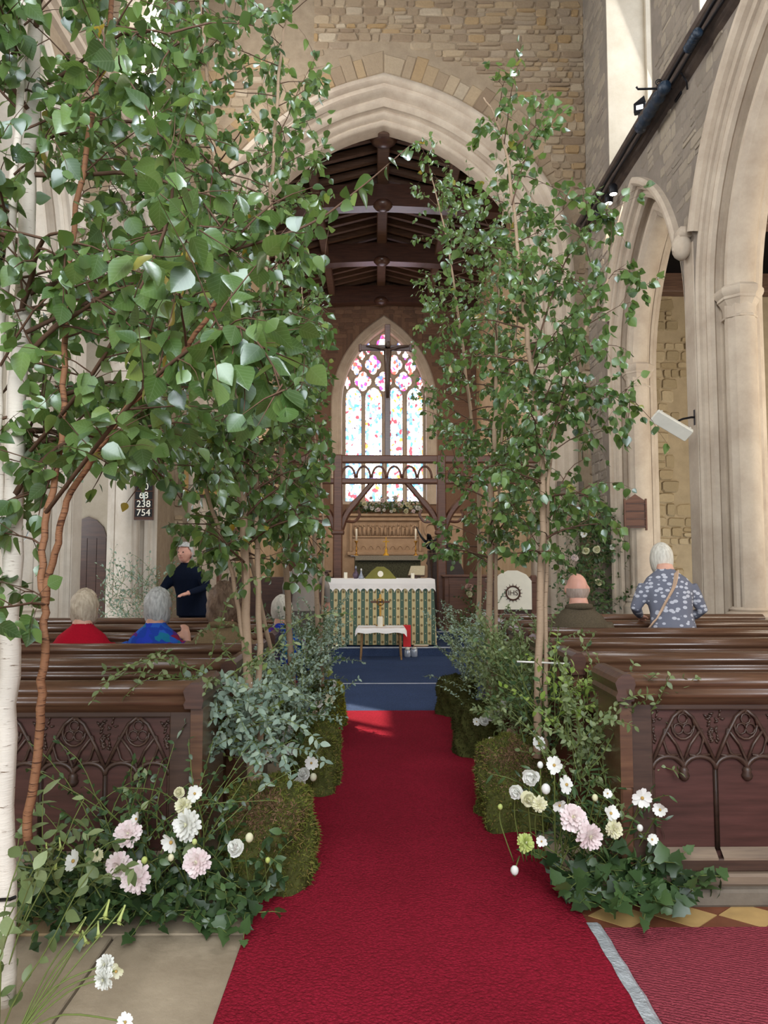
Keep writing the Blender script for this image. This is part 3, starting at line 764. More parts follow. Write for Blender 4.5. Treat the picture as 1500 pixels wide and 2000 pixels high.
# ------------------------------------------------------------ pews
M['oak_worn'] = wood('worn_oak', '#6a5a4d', '#85725f', 0.5, 0.3)
CAP = [(.05, .86), (-.030, .86), (-.036, .885), (-.050, .893), (-.060, .905), (-.057, .918), (-.044, .927), (-.042, .936), (-.058, .946), (-.066, .960), (-.060, .974), (-.040, .984), (-.022, .997), (.02, 1.0), (.055, .99), (.06, .93), (.05, .91)]
ENDCAP = [(-.075, .885), (-.085, .905), (-.07, .925), (-.08, .945), (-.088, .965), (-.07, .985), (-.03, 1.005), (.02, 1.005), (.05, .985), (.06, .96), (.05, .94), (.058, .92), (.045, .885)]
_pm = {}
def pew_meshes(s, L):
    key = (s, L)
    if key in _pm: return _pm[key]
    X = lambda a, b: tuple(sorted((s * a, s * b)))
    d = {}
    d['back'] = MB().bbox(*X(0, L), 0, .035, .08, .88, .004).mesh('back', M['oak_pew'])
    m = MB().extrude_x(CAP, *X(0, L)); d['cap_rail'] = m.mesh('cap_rail', M['oak_pew'], True)
    d['seat'] = MB().bbox(*X(0, L), .035, .40, .42, .455, .008).mesh('seat', M['oak_pew'])
    d['book_rest'] = MB().bbox(*X(0, L), -.16, -.03, .70, .725, .006).mesh('book_rest', M['oak_pew'])
    e = MB().bbox(*X(-.055, 0), -.05, .42, 0, .50, .008)
    V = []
    poly = [(-.05, .5), (.42, .5), (.40, .58), (.30, .66), (.27, .78), (.27, .89), (-.05, .89)]
    k = len(poly)
    e.add([(s * -.055, y, z) for y, z in poly] + [(0, y, z) for y, z in poly], [tuple(range(k)), tuple(range(2 * k - 1, k - 1, -1))] + [(i, i + k, (i + 1) % k + k, (i + 1) % k) for i in range(k)])
    d['pew_end'] = e.mesh('pew_end', M['oak_pew'])
    k = len(ENDCAP); c = MB()
    c.add([(s * -.028 + x * .62, -.085, .5 + (z - .5) * 1.0) for x, z in ENDCAP] + [(s * -.028 + x * .62, .29, z) for x, z in ENDCAP], [tuple(range(k)), tuple(range(2 * k - 1, k - 1, -1))] + [(i, i + k, (i + 1) % k + k, (i + 1) % k) for i in range(k)])
    d['end_cap'] = c.mesh('end_cap', M['oak'])
    _pm[key] = d; return d

def pew(x, y, s, L, label, row, rest=True):
    o = empty('pew', (x, y, 0), 0, label, 'pew', 'pews on the right of the aisle' if s > 0 else 'pews on the left of the aisle')
    for nm, me in pew_meshes(s, L).items():
        if nm == 'book_rest' and not rest: continue
        inst(nm, me, o)
    return o

def arc(cx, cz, r, a0, a1, n=10, rz=None):
    rz = rz or r
    return [(cx + r * math.cos(math.radians(a0 + (a1 - a0) * i / n)), cz + rz * math.sin(math.radians(a0 + (a1 - a0) * i / n))) for i in range(n + 1)]
def tracery_bay(w):
    m = MB(); h = w / 2
    def line(pts, r=.008, y=-.016): m.tube([(x, y, z) for x, z in pts], r, 5, True)
    zt, zb = .838, .56
    line([(0, zb + .04), (h * .35, zb + .15), (h * .7, zt - .035), (h, zt)], .009); line([(w, zb + .04), (w - h * .35, zb + .15), (w - h * .7, zt - .035), (h, zt)], .009)
    for c in (h / 2, h * 1.5):
        line(arc(c, zb + .012, h * .5, 180, 0, 10, .055), .011)
        line([(c - h * .32, zb + .075), (c - .01, zb + .068), (c + h * .32, zb + .075)], .006)
    line([(h, zb), (h, zb + .045), (h * .78, zb + .12), (h * .42, zb + .19)], .007); line([(h, zb + .045), (h * 1.22, zb + .12), (h * 1.58, zb + .19)], .007)
    line([(h * .42, zb + .19), (h * .36, zb + .14), (h * .48, zb + .085), (h, zb + .02)], .006); line([(h * 1.58, zb + .19), (h * 1.64, zb + .14), (h * 1.52, zb + .085), (h, zb + .02)], .006)
    line(arc(h, zb + .205, h * .36, 0, 360, 14, .062), .006)
    for an in (90, 210, 330):
        line(arc(h + h * .17 * math.cos(math.radians(an)), zb + .205 + .03 * math.sin(math.radians(an)), h * .15, 0, 360, 8, .024), .004)
    rdm = random.Random(4)
    for k in range(34):
        side = rdm.choice((0, 1)); z = rdm.uniform(.69, .83); lim = h * .30 * (z - .60) / .22 + .004; xx = rdm.uniform(.006, max(.01, lim)); an = rdm.uniform(0, PI)
        dx, dz = .011 * math.cos(an), .011 * math.sin(an); xx = xx if side else w - xx
        m.tube([(xx - dx, -.006, z - dz), (xx, -.014, z), (xx + dx, -.006, z + dz)], [.003, .006, .003], 5)
    m.lathe([(.008, -.03), (.02, -.02), (.026, -.005), (.018, .01), (.022, .02), (.01, .035)], 8, (h, -.014, zb - .012))
    for x in (0, w): m.tube([(x, -.012, .215), (x, -.012, zb + .05)], .011, 5)
    return m.mesh('tracery_bay', M['oak_carved'], True)
def carved_front(o, s, L):
    w = .287; n = int((L - .12) / w); bay = tracery_bay(w); x0 = .10
    inst('panel_board', MB().box(*sorted((s * 0, s * L)), -.006, .002, .08, .87).mesh('panel_board', M['oak_red2']), o)
    for i in range(n):
        xx = s * (x0 + i * w) if s > 0 else s * (x0 + (i + 1) * w)
        inst('tracery_bay', bay, o, Matrix.Translation((xx, 0, 0)))
    X = lambda a, b: tuple(sorted((s * a, s * b)))
    MB().bbox(*X(0, .10), -.03, .0, .08, .87, .006).build('stile', M['oak_carved'], o)
    MB().bbox(*X(0, L), -.028, .0, .835, .87, .006).build('top_rail', M['oak_carved'], o)
    sl = MB()
    for i in range(n):
        a, b = X(x0 + i * w + .012, x0 + (i + 1) * w - .012)
        sl.add([(a, -.045, .19), (b, -.045, .19), (b, -.008, .225), (a, -.008, .225), (a, -.045, .18), (b, -.045, .18)], [(0, 1, 2, 3), (4, 5, 1, 0)])
    sl.build('sill', M['oak_worn'], o)
    MB().bbox(*X(0, L), -.045, .0, .13, .185, .006).build('bottom_rail', M['oak_carved'], o)
    MB().bbox(*X(0, L), -.07, .02, .075, .13, .012).build('plinth_top', M['oak_worn'], o)
    MB().bbox(*X(0, L), -.10, .02, .0, .075, .012).build('plinth', M['plinth'], o)
M['oak_red2'] = wood('red_brown_panel', '#38211a', '#50302a', 0.45, 0.4)
RX, LX = 1.15, -0.83
PY = [3.42 + .78 * i for i in range(6)]
ordw = ['nearest', 'second', 'third', 'fourth', 'fifth', 'farthest']
for i, y in enumerate(PY):
    o = pew(RX, y, 1, 2.66, ('carved oak pew with a gothic tracery panel beside the right flower bank' if i == 0 else 'polished oak pew right of the aisle, %s row from the viewer' % ordw[i]), i, i > 0)
    if i == 0: carved_front(o, 1, 2.66)
    o = pew(LX, y, -1, 2.70, ('carved oak pew with tracery panel behind the left flower bank' if i == 0 else 'polished oak pew left of the aisle, %s row from the viewer' % ordw[i]), i, i > 0)
    if i == 0: carved_front(o, -1, 2.70)
    o.scale.z = .966

# ------------------------------------------------------------ nave altar and things on it
def stripes():
    t = NT('striped_brocade'); v = t.coord('Object'); s = t.n('ShaderNodeSeparateXYZ'); t.l(v, s.inputs[0])
    fx = t.math('FRACT', t.math('MULTIPLY', s.outputs[0], 1 / .128)); cream = t.math('LESS_THAN', fx, .5)
    fz = t.math('FRACT', t.math('MULTIPLY', s.outputs[2], 1 / .135))
    dx = t.math('MULTIPLY', t.math('SUBTRACT', fx, .25), .128); dz = t.math('MULTIPLY', t.math('SUBTRACT', fz, .5), .135)
    r = t.math('SQRT', t.math('ADD', t.math('MULTIPLY', dx, dx), t.math('MULTIPLY', dz, dz)))
    dot = t.math('LESS_THAN', r, .021)
    dx2 = t.math('MULTIPLY', t.math('SUBTRACT', fx, .75), .128); r2 = t.math('SQRT', t.math('ADD', t.math('MULTIPLY', dx2, dx2), t.math('MULTIPLY', dz, dz))); dot2 = t.math('LESS_THAN', r2, .009)
    c = t.mix(cream, lin('#4c6354'), lin('#c3b184')); c = t.mix(dot, c, lin('#7d6a44')); c = t.mix(dot2, c, lin('#b9b28f'))
    return t.fin(c, .6, .3)
M['stripes'] = stripes()
def lace():
    t = NT('white_lace'); v = t.coord('Object'); s = t.n('ShaderNodeSeparateXYZ'); t.l(v, s.inputs[0])
    br = t.n('ShaderNodeTexBrick'); br.inputs['Scale'].default_value = 1.0; mp = t.coord('Object', (22, 22, 22), (PI / 2, 0, 0)); t.l(mp, br.inputs[0])
    band = t.math('MULTIPLY', t.math('GREATER_THAN', s.outputs[2], .94), t.math('LESS_THAN', s.outputs[2], 1.015))
    f = t.math('MULTIPLY', band, t.math('MULTIPLY', br.outputs['Fac'], .7))
    return t.fin(t.mix(f, lin('#ebe5e0'), lin('#a99c98')), .85, .2)
M['lace'] = lace()
AX, AY, AZ = .07, 12.22, .15
altar = empty('altar_table', (AX, AY, AZ), 0, 'altar covered by a green and cream striped frontal and lace cloth', 'altar')
def drape(x0, x1, y0, y1, zt, zb, flare, amp, n=90, waves=14):
    """cloth hanging on four sides"""
    ring = []
    per = [(x0, y0), (x1, y0), (x1, y1), (x0, y1)]; pts = []
    for k in range(4):
        a, b = per[k], per[(k + 1) % 4]; c = n if k % 2 == 0 else n // 3
        for i in range(c): pts.append((a[0] + (b[0] - a[0]) * i / c, a[1] + (b[1] - a[1]) * i / c))
    cx, cy = (x0 + x1) / 2, (y0 + y1) / 2; K = len(pts); m = MB(); L = 8; V = []
    for j in range(L + 1):
        t = j / L; z = zt + (zb - zt) * t
        for i, (x, y) in enumerate(pts):
            w = math.sin(i * waves * 2 * PI / K) * amp * t + math.sin(i * 3.3) * amp * .3 * t
            fx, fy = (x - cx) / ((x1 - x0) / 2), (y - cy) / ((y1 - y0) / 2)
            V.append((x + (fx ** 3) * flare * t, y + (fy ** 3) * (flare * .7 * t + w), z))
    Fc = [(j * K + i, j * K + (i + 1) % K, (j + 1) * K + (i + 1) % K, (j + 1) * K + i) for j in range(L) for i in range(K)]
    m.add(V, Fc); return m
drape(-.86, .87, 0, .75, 1.075, .02, .05, .022, waves=22).build('striped_frontal', M['stripes'], altar, True)
MB().bbox(-.855, .865, .005, .745, 1.04, 1.08, .008).build('table_board', M['oak'], altar)
for x in (-.8, .8):
    for y in (.06, .69): MB().bbox(x - .04, x + .04, y - .04, y + .04, 0, 1.04, .006).build('leg', M['oak'], altar)
lc = MB(); n = 16; V = []
lc.bbox(-.875, .885, -.01, .76, 1.08, 1.092, .004)
K = n * 8
for i in range(K + 1):
    x = -.885 + 1.78 * i / K; sc_ = abs(math.sin(PI * i / 8)); wob = .01 * math.sin(i * .21)
    V += [(x, -.014, 1.088), (x * 1.006, -.024 + wob * .3, .99), (x * 1.012, -.03 + wob, .915 - .035 + .055 * (sc_ ** .7) * 1.0)]
lc.add(V, [q for i in range(K) for q in ((i * 3, i * 3 + 1, i * 3 + 4, i * 3 + 3), (i * 3 + 1, i * 3 + 2, i * 3 + 5, i * 3 + 4))])
cl = lc.build('altar_cloth', M['lace']); cl.location = (AX, AY, AZ)
tag(cl, 'white lace altar cloth with a scalloped hem over the striped frontal', 'altar cloth')
AT = AZ + 1.092
def on_altar(px, dy): p = at(px, 1125, AY + dy); return (p.x, AY + dy, AT)
def candle(name, loc, r, h, label, group=None):
    o = empty(name, loc, 0, label, 'candle', group)
    MB().lathe([(r * .95, 0), (r, h * .05), (r, h * .95), (r * .9, h), (r * .5, h * .97)], 14).build('wax', M['candle'], o, True)
    MB().tube([(0, 0, h * .96), (.002, 0, h + .012)], .002, 4).build('wick', M['black'], o); return o
candle('candle', on_altar(675, .2), .03, .105, 'short white pillar candle on the left end of the striped altar')
candle('candle', on_altar(806, .28), .03, .09, 'short white candle before the book stand on the altar')
def lathe_thing(name, loc, prof, mat, label, cat, n=16, extra=None):
    o = empty(name, loc, 0, label, cat); MB().lathe(prof, n).build('body', mat, o, True)
    if extra: extra(o)
    return o
M['wine'] = plain('dark_wine_glass', '#5d4c5c', .15, .6, 0.2)
lathe_thing('wine_cruet', on_altar(695, .25), [(.03, 0), (.05, .03), (.055, .065), (.04, .10), (.015, .125), (.014, .15), (.022, .165)], M['wine'], 'dark glass wine cruet left of the green veil', 'cruet', 14,
            lambda o: MB().lathe([(.008, .165), (.018, .18), (.012, .205), (.003, .215)], 10).build('stopper', M['glass'], o, True))
lathe_thing('water_cruet', on_altar(705.5, .18), [(.05, 0), (.045, .03), (.02, .08), (.012, .11), (.018, .125)], M['glass'], 'clear glass water cruet beside the green veil', 'cruet', 14,
            lambda o: MB().ball((0, 0, .15), (.014, .014, .022), 8, 6).build('stopper', M['white'], o, True))
vl = empty('chalice_veil', on_altar(743, .22), 0, 'olive green chalice veil with a round white emblem', 'veil')
P = [(-.27, 0), (-.15, .13), (-.06, .20), (.06, .20), (.15, .14), (.27, 0)]
m = MB(); K = len(P)
m.add([(x, -.03 - .07 * (1 - z / .2), z) for x, z in P] + [(x * .9, .12, z) for x, z in P], [tuple(range(K)), tuple(range(2 * K - 1, K - 1, -1))] + [(i, i + K, (i + 1) % K + K, (i + 1) % K) for i in range(K)])
m.build('cloth', M['green_silk'], vl)
MB().add([(.048 * math.cos(a * PI / 8) , -.075 + .02 * (math.sin(a * PI / 8)), .08 + .05 * math.sin(a * PI / 8)) for a in range(16)], [tuple(range(16))]).build('emblem', M['candle'], vl)
ms = empty('missal_stand', on_altar(812, .36), 0, 'open book on a small stand at the right of the altar', 'book stand')
MB().add([(-.14, -.02, .05), (.15, -.02, .05), (.17, .10, .21), (-.08, .10, .21), (-.14, 0, .03), (.15, 0, .03), (.17, .12, .19), (-.08, .12, .19)], [(0, 1, 2, 3), (4, 7, 6, 5), (0, 4, 5, 1), (1, 5, 6, 2), (2, 6, 7, 3), (3, 7, 4, 0)]).build('stand', M['oak'], ms)
MB().add([(-.13, -.024, .055), (.0, -.028, .06), (.045, .092, .215), (-.075, .096, .212)], [(0, 1, 2, 3)]).build('page', M['paper'], ms)
MB().add([(.0, -.028, .06), (.145, -.024, .055), (.165, .096, .212), (.045, .092, .215)], [(0, 1, 2, 3)]).build('page', M['paper'], ms)
MB().bbox(-.03, .03, .0, .10, 0, .06, .005).build('foot', M['oak'], ms)

# ------------------------------------------------------------ low table in front
tp0 = at(744, 1285, 11.72)
tb_ = empty('side_table', (tp0.x, 11.72, .012), 0, 'low teak side table standing before the altar', 'table')
MB().bbox(-.36, .36, -.2, .2, .47, .495, .006).build('table_top', M['cream_wood'], tb_)
MB().bbox(-.30, .30, -.17, -.15, .42, .47, .004).build('apron', M['oak'], tb_)
for x in (-1, 1):
    for y in (-1, 1): MB().tube([(x * .29, y * .16, .47), (x * .315, y * .18, 0)], [.022, .014], 8).build('leg', M['cream_wood'], tb_)
m = MB(); nx, ny = 24, 14; V = []
for j in range(ny + 1):
    for i in range(nx + 1):
        u, v = -1 + 2 * i / nx, -1 + 2 * j / ny; x, y = u * .43, v * .30
        ox = max(0, abs(x) - .36); oy = max(0, abs(y) - .20)
        z = .499 - ox * .8 - oy * .85 - (.03 * math.sin(u * 9) * oy * 3) + random.uniform(-.001, .001)
        V.append((math.copysign(min(abs(x), .36 + ox * .55), x), math.copysign(min(abs(y), .20 + oy * .4), y), z))
m.add(V, [(j * (nx + 1) + i, j * (nx + 1) + i + 1, (j + 1) * (nx + 1) + i + 1, (j + 1) * (nx + 1) + i) for j in range(ny) for i in range(nx)])
tc = m.build('table_cloth', M['white'], None, True); tc.location = (tp0.x, 11.72, .012); tag(tc, 'small white cloth on the low table', 'tablecloth')
candle('candle', (tp0.x - .012, 11.62, .512), .042, .16, 'thick ivory pillar candle on the low white table')
cr = empty('standing_cross', (tp0.x - .01, 11.78, .512), 0, 'slender brass standing cross behind the pillar candle', 'cross')
MB().lathe([(.07, 0), (.07, .015), (.03, .03), (.016, .05)], 14).build('foot', M['brass'], cr, True)
MB().bbox(-.016, .016, -.01, .01, .04, .50, .004).build('shaft', M['brass'], cr)
MB().bbox(-.15, .15, -.01, .01, .36, .392, .004).build('arms', M['oak_red'], cr)
MB().tube([(.055 * math.cos(a * PI / 10), -.012, .376 + .055 * math.sin(a * PI / 10)) for a in range(21)], .009, 5).build('ring', M['brass'], cr)
p = at(795, 1255, 12.06); bx = empty('gift_box', (p.x, 12.08, .154), 0, 'tall bright red box standing on the step by the altar', 'box')
MB().bbox(-.062, .062, -.04, .04, 0, .345, .004).build('carton', M['red_box'], bx)
for k, (px, lab) in enumerate(((796, 'small glass jar with a pale lid on the blue carpet below the red box'), (809, 'taller glass jar on the blue carpet right of the other jar'))):
    p = at(px, 1278, 11.9); j = empty('glass_jar', (p.x, 11.9, .012), 0, lab, 'jar')
    MB().lathe([(.05, 0), (.055, .02), (.055, .10 + .02 * k), (.045, .115 + .02 * k)], 14).build('jar_body', M['glass'], j, True)
    MB().lathe([(.035, .115 + .02 * k), (.035, .15), (.0, .152)], 12).build('lid', M['candle'], j, True)
p = at(821, 1256, 12.1)
for k in range(3):
    o = MB().bbox(-.12, .12, -.02 + k * .0, .02, 0, .014, .003).build('wooden_strip', [M['cream_wood'], M['candle'], M['leaf_olive']][k]); o.location = (p.x + .015 * k, 12.1 + .012 * k, .154 + .0145 * k)
    tag(o, ['bottom brown strip of the flat stack beside the red box', 'cream strip in the middle of the flat stack beside the red box', 'olive strip on top of the flat stack beside the red box'][k], 'strip')

# ------------------------------------------------------------ rood screen with crucifix
SY = 13.62
def sx(px): return at(px, 1000, SY).x
def sz(py): return at(750, py, SY).z
rs = empty('rood_screen', (XC, SY, .30), 0, 'tall dark oak rood screen with branching brackets under the chancel arch', 'screen')
def rl(x, z): return (x - XC, z - .30)
zb1, zb2 = sz(940), sz(897)
for px in (562, 660, 862, 958):
    x = sx(px) - XC; w = .085 if px in (660, 862) else .06
    MB().bbox(x - w, x + w, -w, w, 0, zb2 - .30 + .08, .02).build('post', M['oak_red'], rs)
    if px in (660, 862):
        zc = sz(1040) - .30; MB().bbox(x - .12, x + .12, -.12, .12, zc - .04, zc + .04, .02).build('post_collar', M['oak_red'], rs)
        for s in (-1, 1):
            pts = spline([(x + s * .05, zc + .05), (x + s * .16, zc + .34), (x + s * .38, zc + .62), (x + s * .66, zb1 - .30)], 5)
            MB().tube([(q.x, 0, q.y) for q in pts], [.065] * 10 + [.05] * (len(pts) - 10), 6).build('bracket', M['oak_red'], rs)
            pts = spline([(x + s * .10, zc + .22), (x + s * .30, zc + .20), (x + s * .40, zc + .32), (x + s * .36, zc + .42)], 4)
            MB().tube([(q.x, 0, q.y) for q in pts], .028, 5).build('crocket', M['oak_red'], rs)
for z, h in ((zb1 - .30, .05), (zb2 - .30, .07)):
    MB().bbox(sx(450) - XC, sx(1052) - XC, -.07, .07, z - h, z + h, .02).build('rail', M['oak_red'], rs)
m_open = MB().tube([(x, 0, z) for x, z in arc(0, 0, .13, 0, 180, 10, .22)], .022, 5).mesh('rail_arch', M['oak_red'], True)
k = 0; px = 470
while px < 1040:
    if not (640 < px < 680 or 845 < px < 880): inst('rail_arch', m_open, rs, Matrix.Translation((sx(px) - XC, 0, zb1 - .30 + .06)))
    px += 30
for px in (505, 610, 910, 1005): MB().bbox(sx(px) - XC - .025, sx(px) - XC + .025, -.03, .03, zb1 - .3, zb2 - .3, .006).build('baluster', M['oak_red'], rs)
for (a, b) in ((450, 562), (562, 655), (867, 958), (958, 1050)):
    MB().bbox(sx(a) - XC, sx(b) - XC, -.03, .03, 0, .95, .01).build('dado_panel', M['oak'], rs)
cf = empty('crucifix', (sx(757), SY, zb2 + .06), 0, 'dark wooden crucifix standing on the rood screen before the window', 'crucifix')
h = sz(640) - zb2
MB().bbox(-.055, .055, -.03, .03, 0, h, .01).build('upright', M['oak'], cf)
zc = sz(686) - zb2
MB().bbox(sx(703) - sx(757), sx(803) - sx(757), -.03, .03, zc - .055, zc + .055, .01).build('crossbar', M['oak'], cf)
for dx in (sx(703) - sx(757), sx(803) - sx(757)): MB().bbox(dx - .03, dx + .03, -.035, .035, zc - .075, zc + .075, .015).build('arm_end', M['oak'], cf)
f_ = MB()
f_.tube([(0, -.07, zc - .95), (0, -.10, zc - .62), (0, -.08, zc - .35), (0, -.08, zc - .08)], [.03, .05, .062, .075], 8); f_.ball((0.01, -.10, zc + .04), (.05, .055, .065), 8, 6)
f_.tube([(-.40, -.05, zc + .03), (-.2, -.07, zc - .0), (0, -.08, zc - .07)], [.018, .024, .035], 6); f_.tube([(.40, -.05, zc + .03), (.2, -.07, zc - .0), (0, -.08, zc - .07)], [.018, .024, .035], 6)
f_.build('carved_figure', M['oak_carved'], cf, True)

# ------------------------------------------------------------ sanctuary: high altar, reredos, candlesticks
HY = 20.6
hx = at(757, 1087, HY).x; hz = at(757, 1086, HY).z
M['brocade'] = plain('dark_green_brocade', '#4a4a38', .7, .2, 0, .45, 26)
ha = empty('high_altar', (hx, HY, .70), 0, 'far high altar with green brocade front below the stone relief', 'altar')
MB().bbox(-.92, .92, 0, .6, 0, hz - .70 - .03, .01).build('brocade_front', M['brocade'], ha)
MB().bbox(-1.0, 1.0, -.05, .65, hz - .73, hz - .70, .006).build('top', M['oak'], ha)
hc = empty('high_altar_cloth', (hx, HY, hz), 0, 'white cloth with a grey fringe on the far high altar', 'altar cloth')
MB().bbox(-1.03, 1.03, -.07, .62, .0, .012, .004).build('linen', M['white'], hc)
MB().bbox(-.90, .98, -.085, -.07, -.12, .012, .003).build('fringe', plain('grey_lace', '#8d8678', .8, .2, 0, .3, 60), hc)
for px, lab in ((696, 'brass candlestick with tall white candle at the left of the high altar'), (812, 'brass candlestick with tall white candle at the right of the high altar')):
    p = at(px, 1083, HY + .3); c = empty('candlestick', (p.x, HY + .3, hz + .012), 0, lab, 'candlestick')
    MB().lathe([(.075, 0), (.06, .03), (.025, .06), (.018, .12), (.032, .16), (.018, .2), (.016, .33), (.03, .37), (.055, .40), (.055, .415), (.02, .42)], 14).build('stick', M['brass'], c, True)
    MB().lathe([(.028, .42), (.028, .75), (.02, .76), (.002, .765)], 12).build('candle', M['candle'], c, True)
p = at(754, 1085, HY + .25); c = empty('altar_cross', (p.x, HY + .25, hz + .012), 0, 'small gilt cross in the middle of the high altar', 'cross')
MB().lathe([(.10, 0), (.08, .03), (.03, .10), (.045, .14), (.02, .20)], 12).build('foot', M['gold'], c, True)
MB().bbox(-.015, .015, -.01, .01, .2, .52, .004).build('shaft', M['gold'], c); MB().bbox(-.09, .09, -.01, .01, .38, .41, .004).build('arms', M['gold'], c)
RY = 21.9
def rx(px): return at(px, 1000, RY).x
def rz(py): return at(750, py, RY).z
M['reredos'] = world_stone('reredos_stone', '#a98d72', '#c2a68a', .2, 4)
re_ = empty('reredos', (rx(752), RY, .70), 0, 'carved stone reredos with a row of relief figures', 'reredos')
ox = rx(752)
MB().bbox(rx(600) - ox, rx(905) - ox, .1, .5, 0, rz(1008) - .70, .02).build('back_slab', M['reredos'], re_)
MB().bbox(rx(598) - ox, rx(907) - ox, -.02, .52, rz(1008) - .70, rz(1003) - .70, .02).build('cornice', M['reredos'], re_)
a, b, z0, z1 = rx(688) - ox, rx(818) - ox, rz(1078) - .7, rz(1017) - .7
for (x0, x1, zz0, zz1) in ((a - .08, b + .08, z1, z1 + .07), (a - .08, a, z0, z1), (b, b + .08, z0, z1), (a - .15, b + .15, z0 - .1, z0)):
    MB().bbox(x0, x1, -.02, .12, zz0, zz1, .02).build('frame_member', M['reredos'], re_)
rd = random.Random(3)
for k in range(15):
    x = a + .1 + (b - a - .2) * k / 14; zf = z0 + (z1 - z0) * .52
    m = MB(); m.tube([(x, .10, zf), (x + rd.uniform(-.02, .02), .06, zf + .18), (x, .06, zf + .26)], [.055, .05, .025], 6); m.ball((x, .05, zf + .31 + rd.uniform(-.03, .02)), (.032, .035, .04), 6, 5)
    m.tube([(x, .06, zf + .22), (x + rd.choice((-1, 1)) * .08, .04, zf + rd.uniform(.1, .3))], [.02, .015], 5); m.build('relief_figure', M['reredos'], re_, True)
MB().bbox(a, b, .05, .11, z0 + (z1 - z0) * .46, z0 + (z1 - z0) * .51, .01).build('ledge', M['reredos'], re_)
for k in range(9):
    x = a + .12 + (b - a - .24) * k / 8; MB().tube([(x + q[0], .09, z0 + .08 + q[1]) for q in arc(0, 0, .07, 0, 180, 8, .1)], .015, 5).build('arcade_arch', M['reredos'], re_)
for px in (650, 842): 
    x = rx(px) - ox; MB().tube([(x + q[0], .07, rz(1035) - .70 + q[1]) for q in arc(0, 0, .18, 0, 360, 16, .2)], .03, 5).build('roundel', M['reredos'], re_)

# ------------------------------------------------------------ chancel stalls and desks
def stall(px0, px1, py_t, d, label, mat, fz=.15, slope=.0):
    a = at(px0, 1200, d).x; b = at(px1, 1200, d).x; zt = at(750, py_t, d).z
    o = empty('reading_desk', ((a + b) / 2, d, fz), 0, label, 'desk'); w = (b - a) / 2; h = zt - fz
    MB().bbox(-w, w, 0, .05, 0, h, .008).build('front_panel', mat, o)
    for x in (-w + .04, w - .04): MB().bbox(x - .04, x + .04, -.02, .45, 0, h - .02, .008).build('upright', mat, o)
    MB().bbox(-w - .03, w + .03, -.04, .50, h, h + .035, .008).build('desk_top', mat, o)
    MB().bbox(-w + .09, w - .09, -.012, .0, .12, h - .12, .006).build('raised_field', mat, o)
    MB().bbox(-w - .02, w + .02, -.04, .05, 0, .08, .008).build('skirting', mat, o)
    return o
stall(868, 985, 1127, 13.2, 'brown oak desk front right of the altar steps', M['oak_red'], .30)
o = empty('choir_stall', (at(866, 1200, 15).x, 15.0, .30), 0, 'dark choir stall end with a sloping top behind the altar', 'stall')
zs_ = at(750, 1055, 15).z - .3
MB().prism([(-.30, 0), (.42, 0), (.42, zs_ * .62), (.30, zs_ * .80), (.0, zs_), (-.20, zs_ * .92), (-.30, zs_ * .7)], 0, .07).build('stall_end', M['oak_carved'], o)
MB().prism([(-.34, zs_ * .72), (-.22, zs_ * .95), (.0, zs_ * 1.04), (.33, zs_ * .83), (.31, zs_ * .78), (0, zs_ * .98), (-.19, zs_ * .9), (-.30, zs_ * .68)], -.03, .10).build('coping', M['oak_carved'], o)
MB().bbox(-.3, .4, .07, 1.4, .4, .45, .01).build('seat', M['oak'], o)
eg = empty('eagle_lectern', (at(840, 1200, 14.3).x, 14.3, .30), 0, 'black carved eagle lectern beside the right screen post', 'lectern')
ze = at(750, 1062, 14.3).z - .3
MB().lathe([(.2, 0), (.2, .06), (.06, .14), (.045, ze * .5), (.08, ze * .55), (.045, ze * .6), (.05, ze * .92)], 10).build('column', M['oak_carved'], eg, True)
m = MB(); m.ball((0, 0, ze), (.09, .12, .12), 8, 6); m.tube([(0, 0, ze + .05), (-.02, -.05, ze + .16), (-.05, -.12, ze + .18)], [.06, .045, .015], 6)
for s in (-1, 1): m.tube([(s * .05, 0, ze), (s * .16, .05, ze + .14), (s * .26, .1, ze + .34)], [.06, .06, .02], 6, flat=.35)
m.build('eagle', M['black'], eg, True)
stall(585, 640, 1118, 13.25, 'dark desk left of the altar behind the standing visitor', M['oak'], .30)

# lectern with green fall (left) and white embroidered fall (right)
lp = at(428, 1100, 10.4); L1 = empty('lectern', (lp.x, 10.4, .012), 0, 'wooden lectern hung with a green cloth bearing a gold cross', 'lectern')
zt = at(750, 1040, 10.4).z
MB().lathe([(.22, 0), (.22, .04), (.05, .1), (.035, .2), (.035, zt - .25)], 12).build('post', M['oak_red'], L1, True)
MB().add([(-.25, -.10, zt - .14), (.25, -.10, zt - .14), (.25, .22, zt + .06), (-.25, .22, zt + .06), (-.25, -.10, zt - .18), (.25, -.10, zt - .18), (.25, .22, zt + .02), (-.25, .22, zt + .02)], [(0, 1, 2, 3), (7, 6, 5, 4), (0, 4, 5, 1), (1, 5, 6, 2), (2, 6, 7, 3), (3, 7, 4, 0)]).build('desk', M['oak_red'], L1)
def fall_mesh(w, z1, z0):
    m = MB(); V = []; n = 10
    for j in range(7):
        for i in range(n + 1): V.append((-w + 2 * w * i / n, -.125 + .008 * math.sin(i * 1.4 + j * .3), z1 + (z0 - z1) * j / 6))
    m.add(V, [(j * (n + 1) + i, j * (n + 1) + i + 1, (j + 1) * (n + 1) + i + 1, (j + 1) * (n + 1) + i) for j in range(6) for i in range(n)]); return m
zf0 = at(750, 1092, 10.4).z
fl_ = fall_mesh(.165, zt - .0, zf0).build('green_fall', M['green_cloth'], L1, True)
fr_ = MB()
for i in range(12): fr_.box(-.165 + i * .0275, -.165 + i * .0275 + .016, -.135, -.12, zf0 - .025, zf0)
fr_.build('gold_fringe', M['gold'], fl_)
zc_ = at(750, 1058, 10.4).z
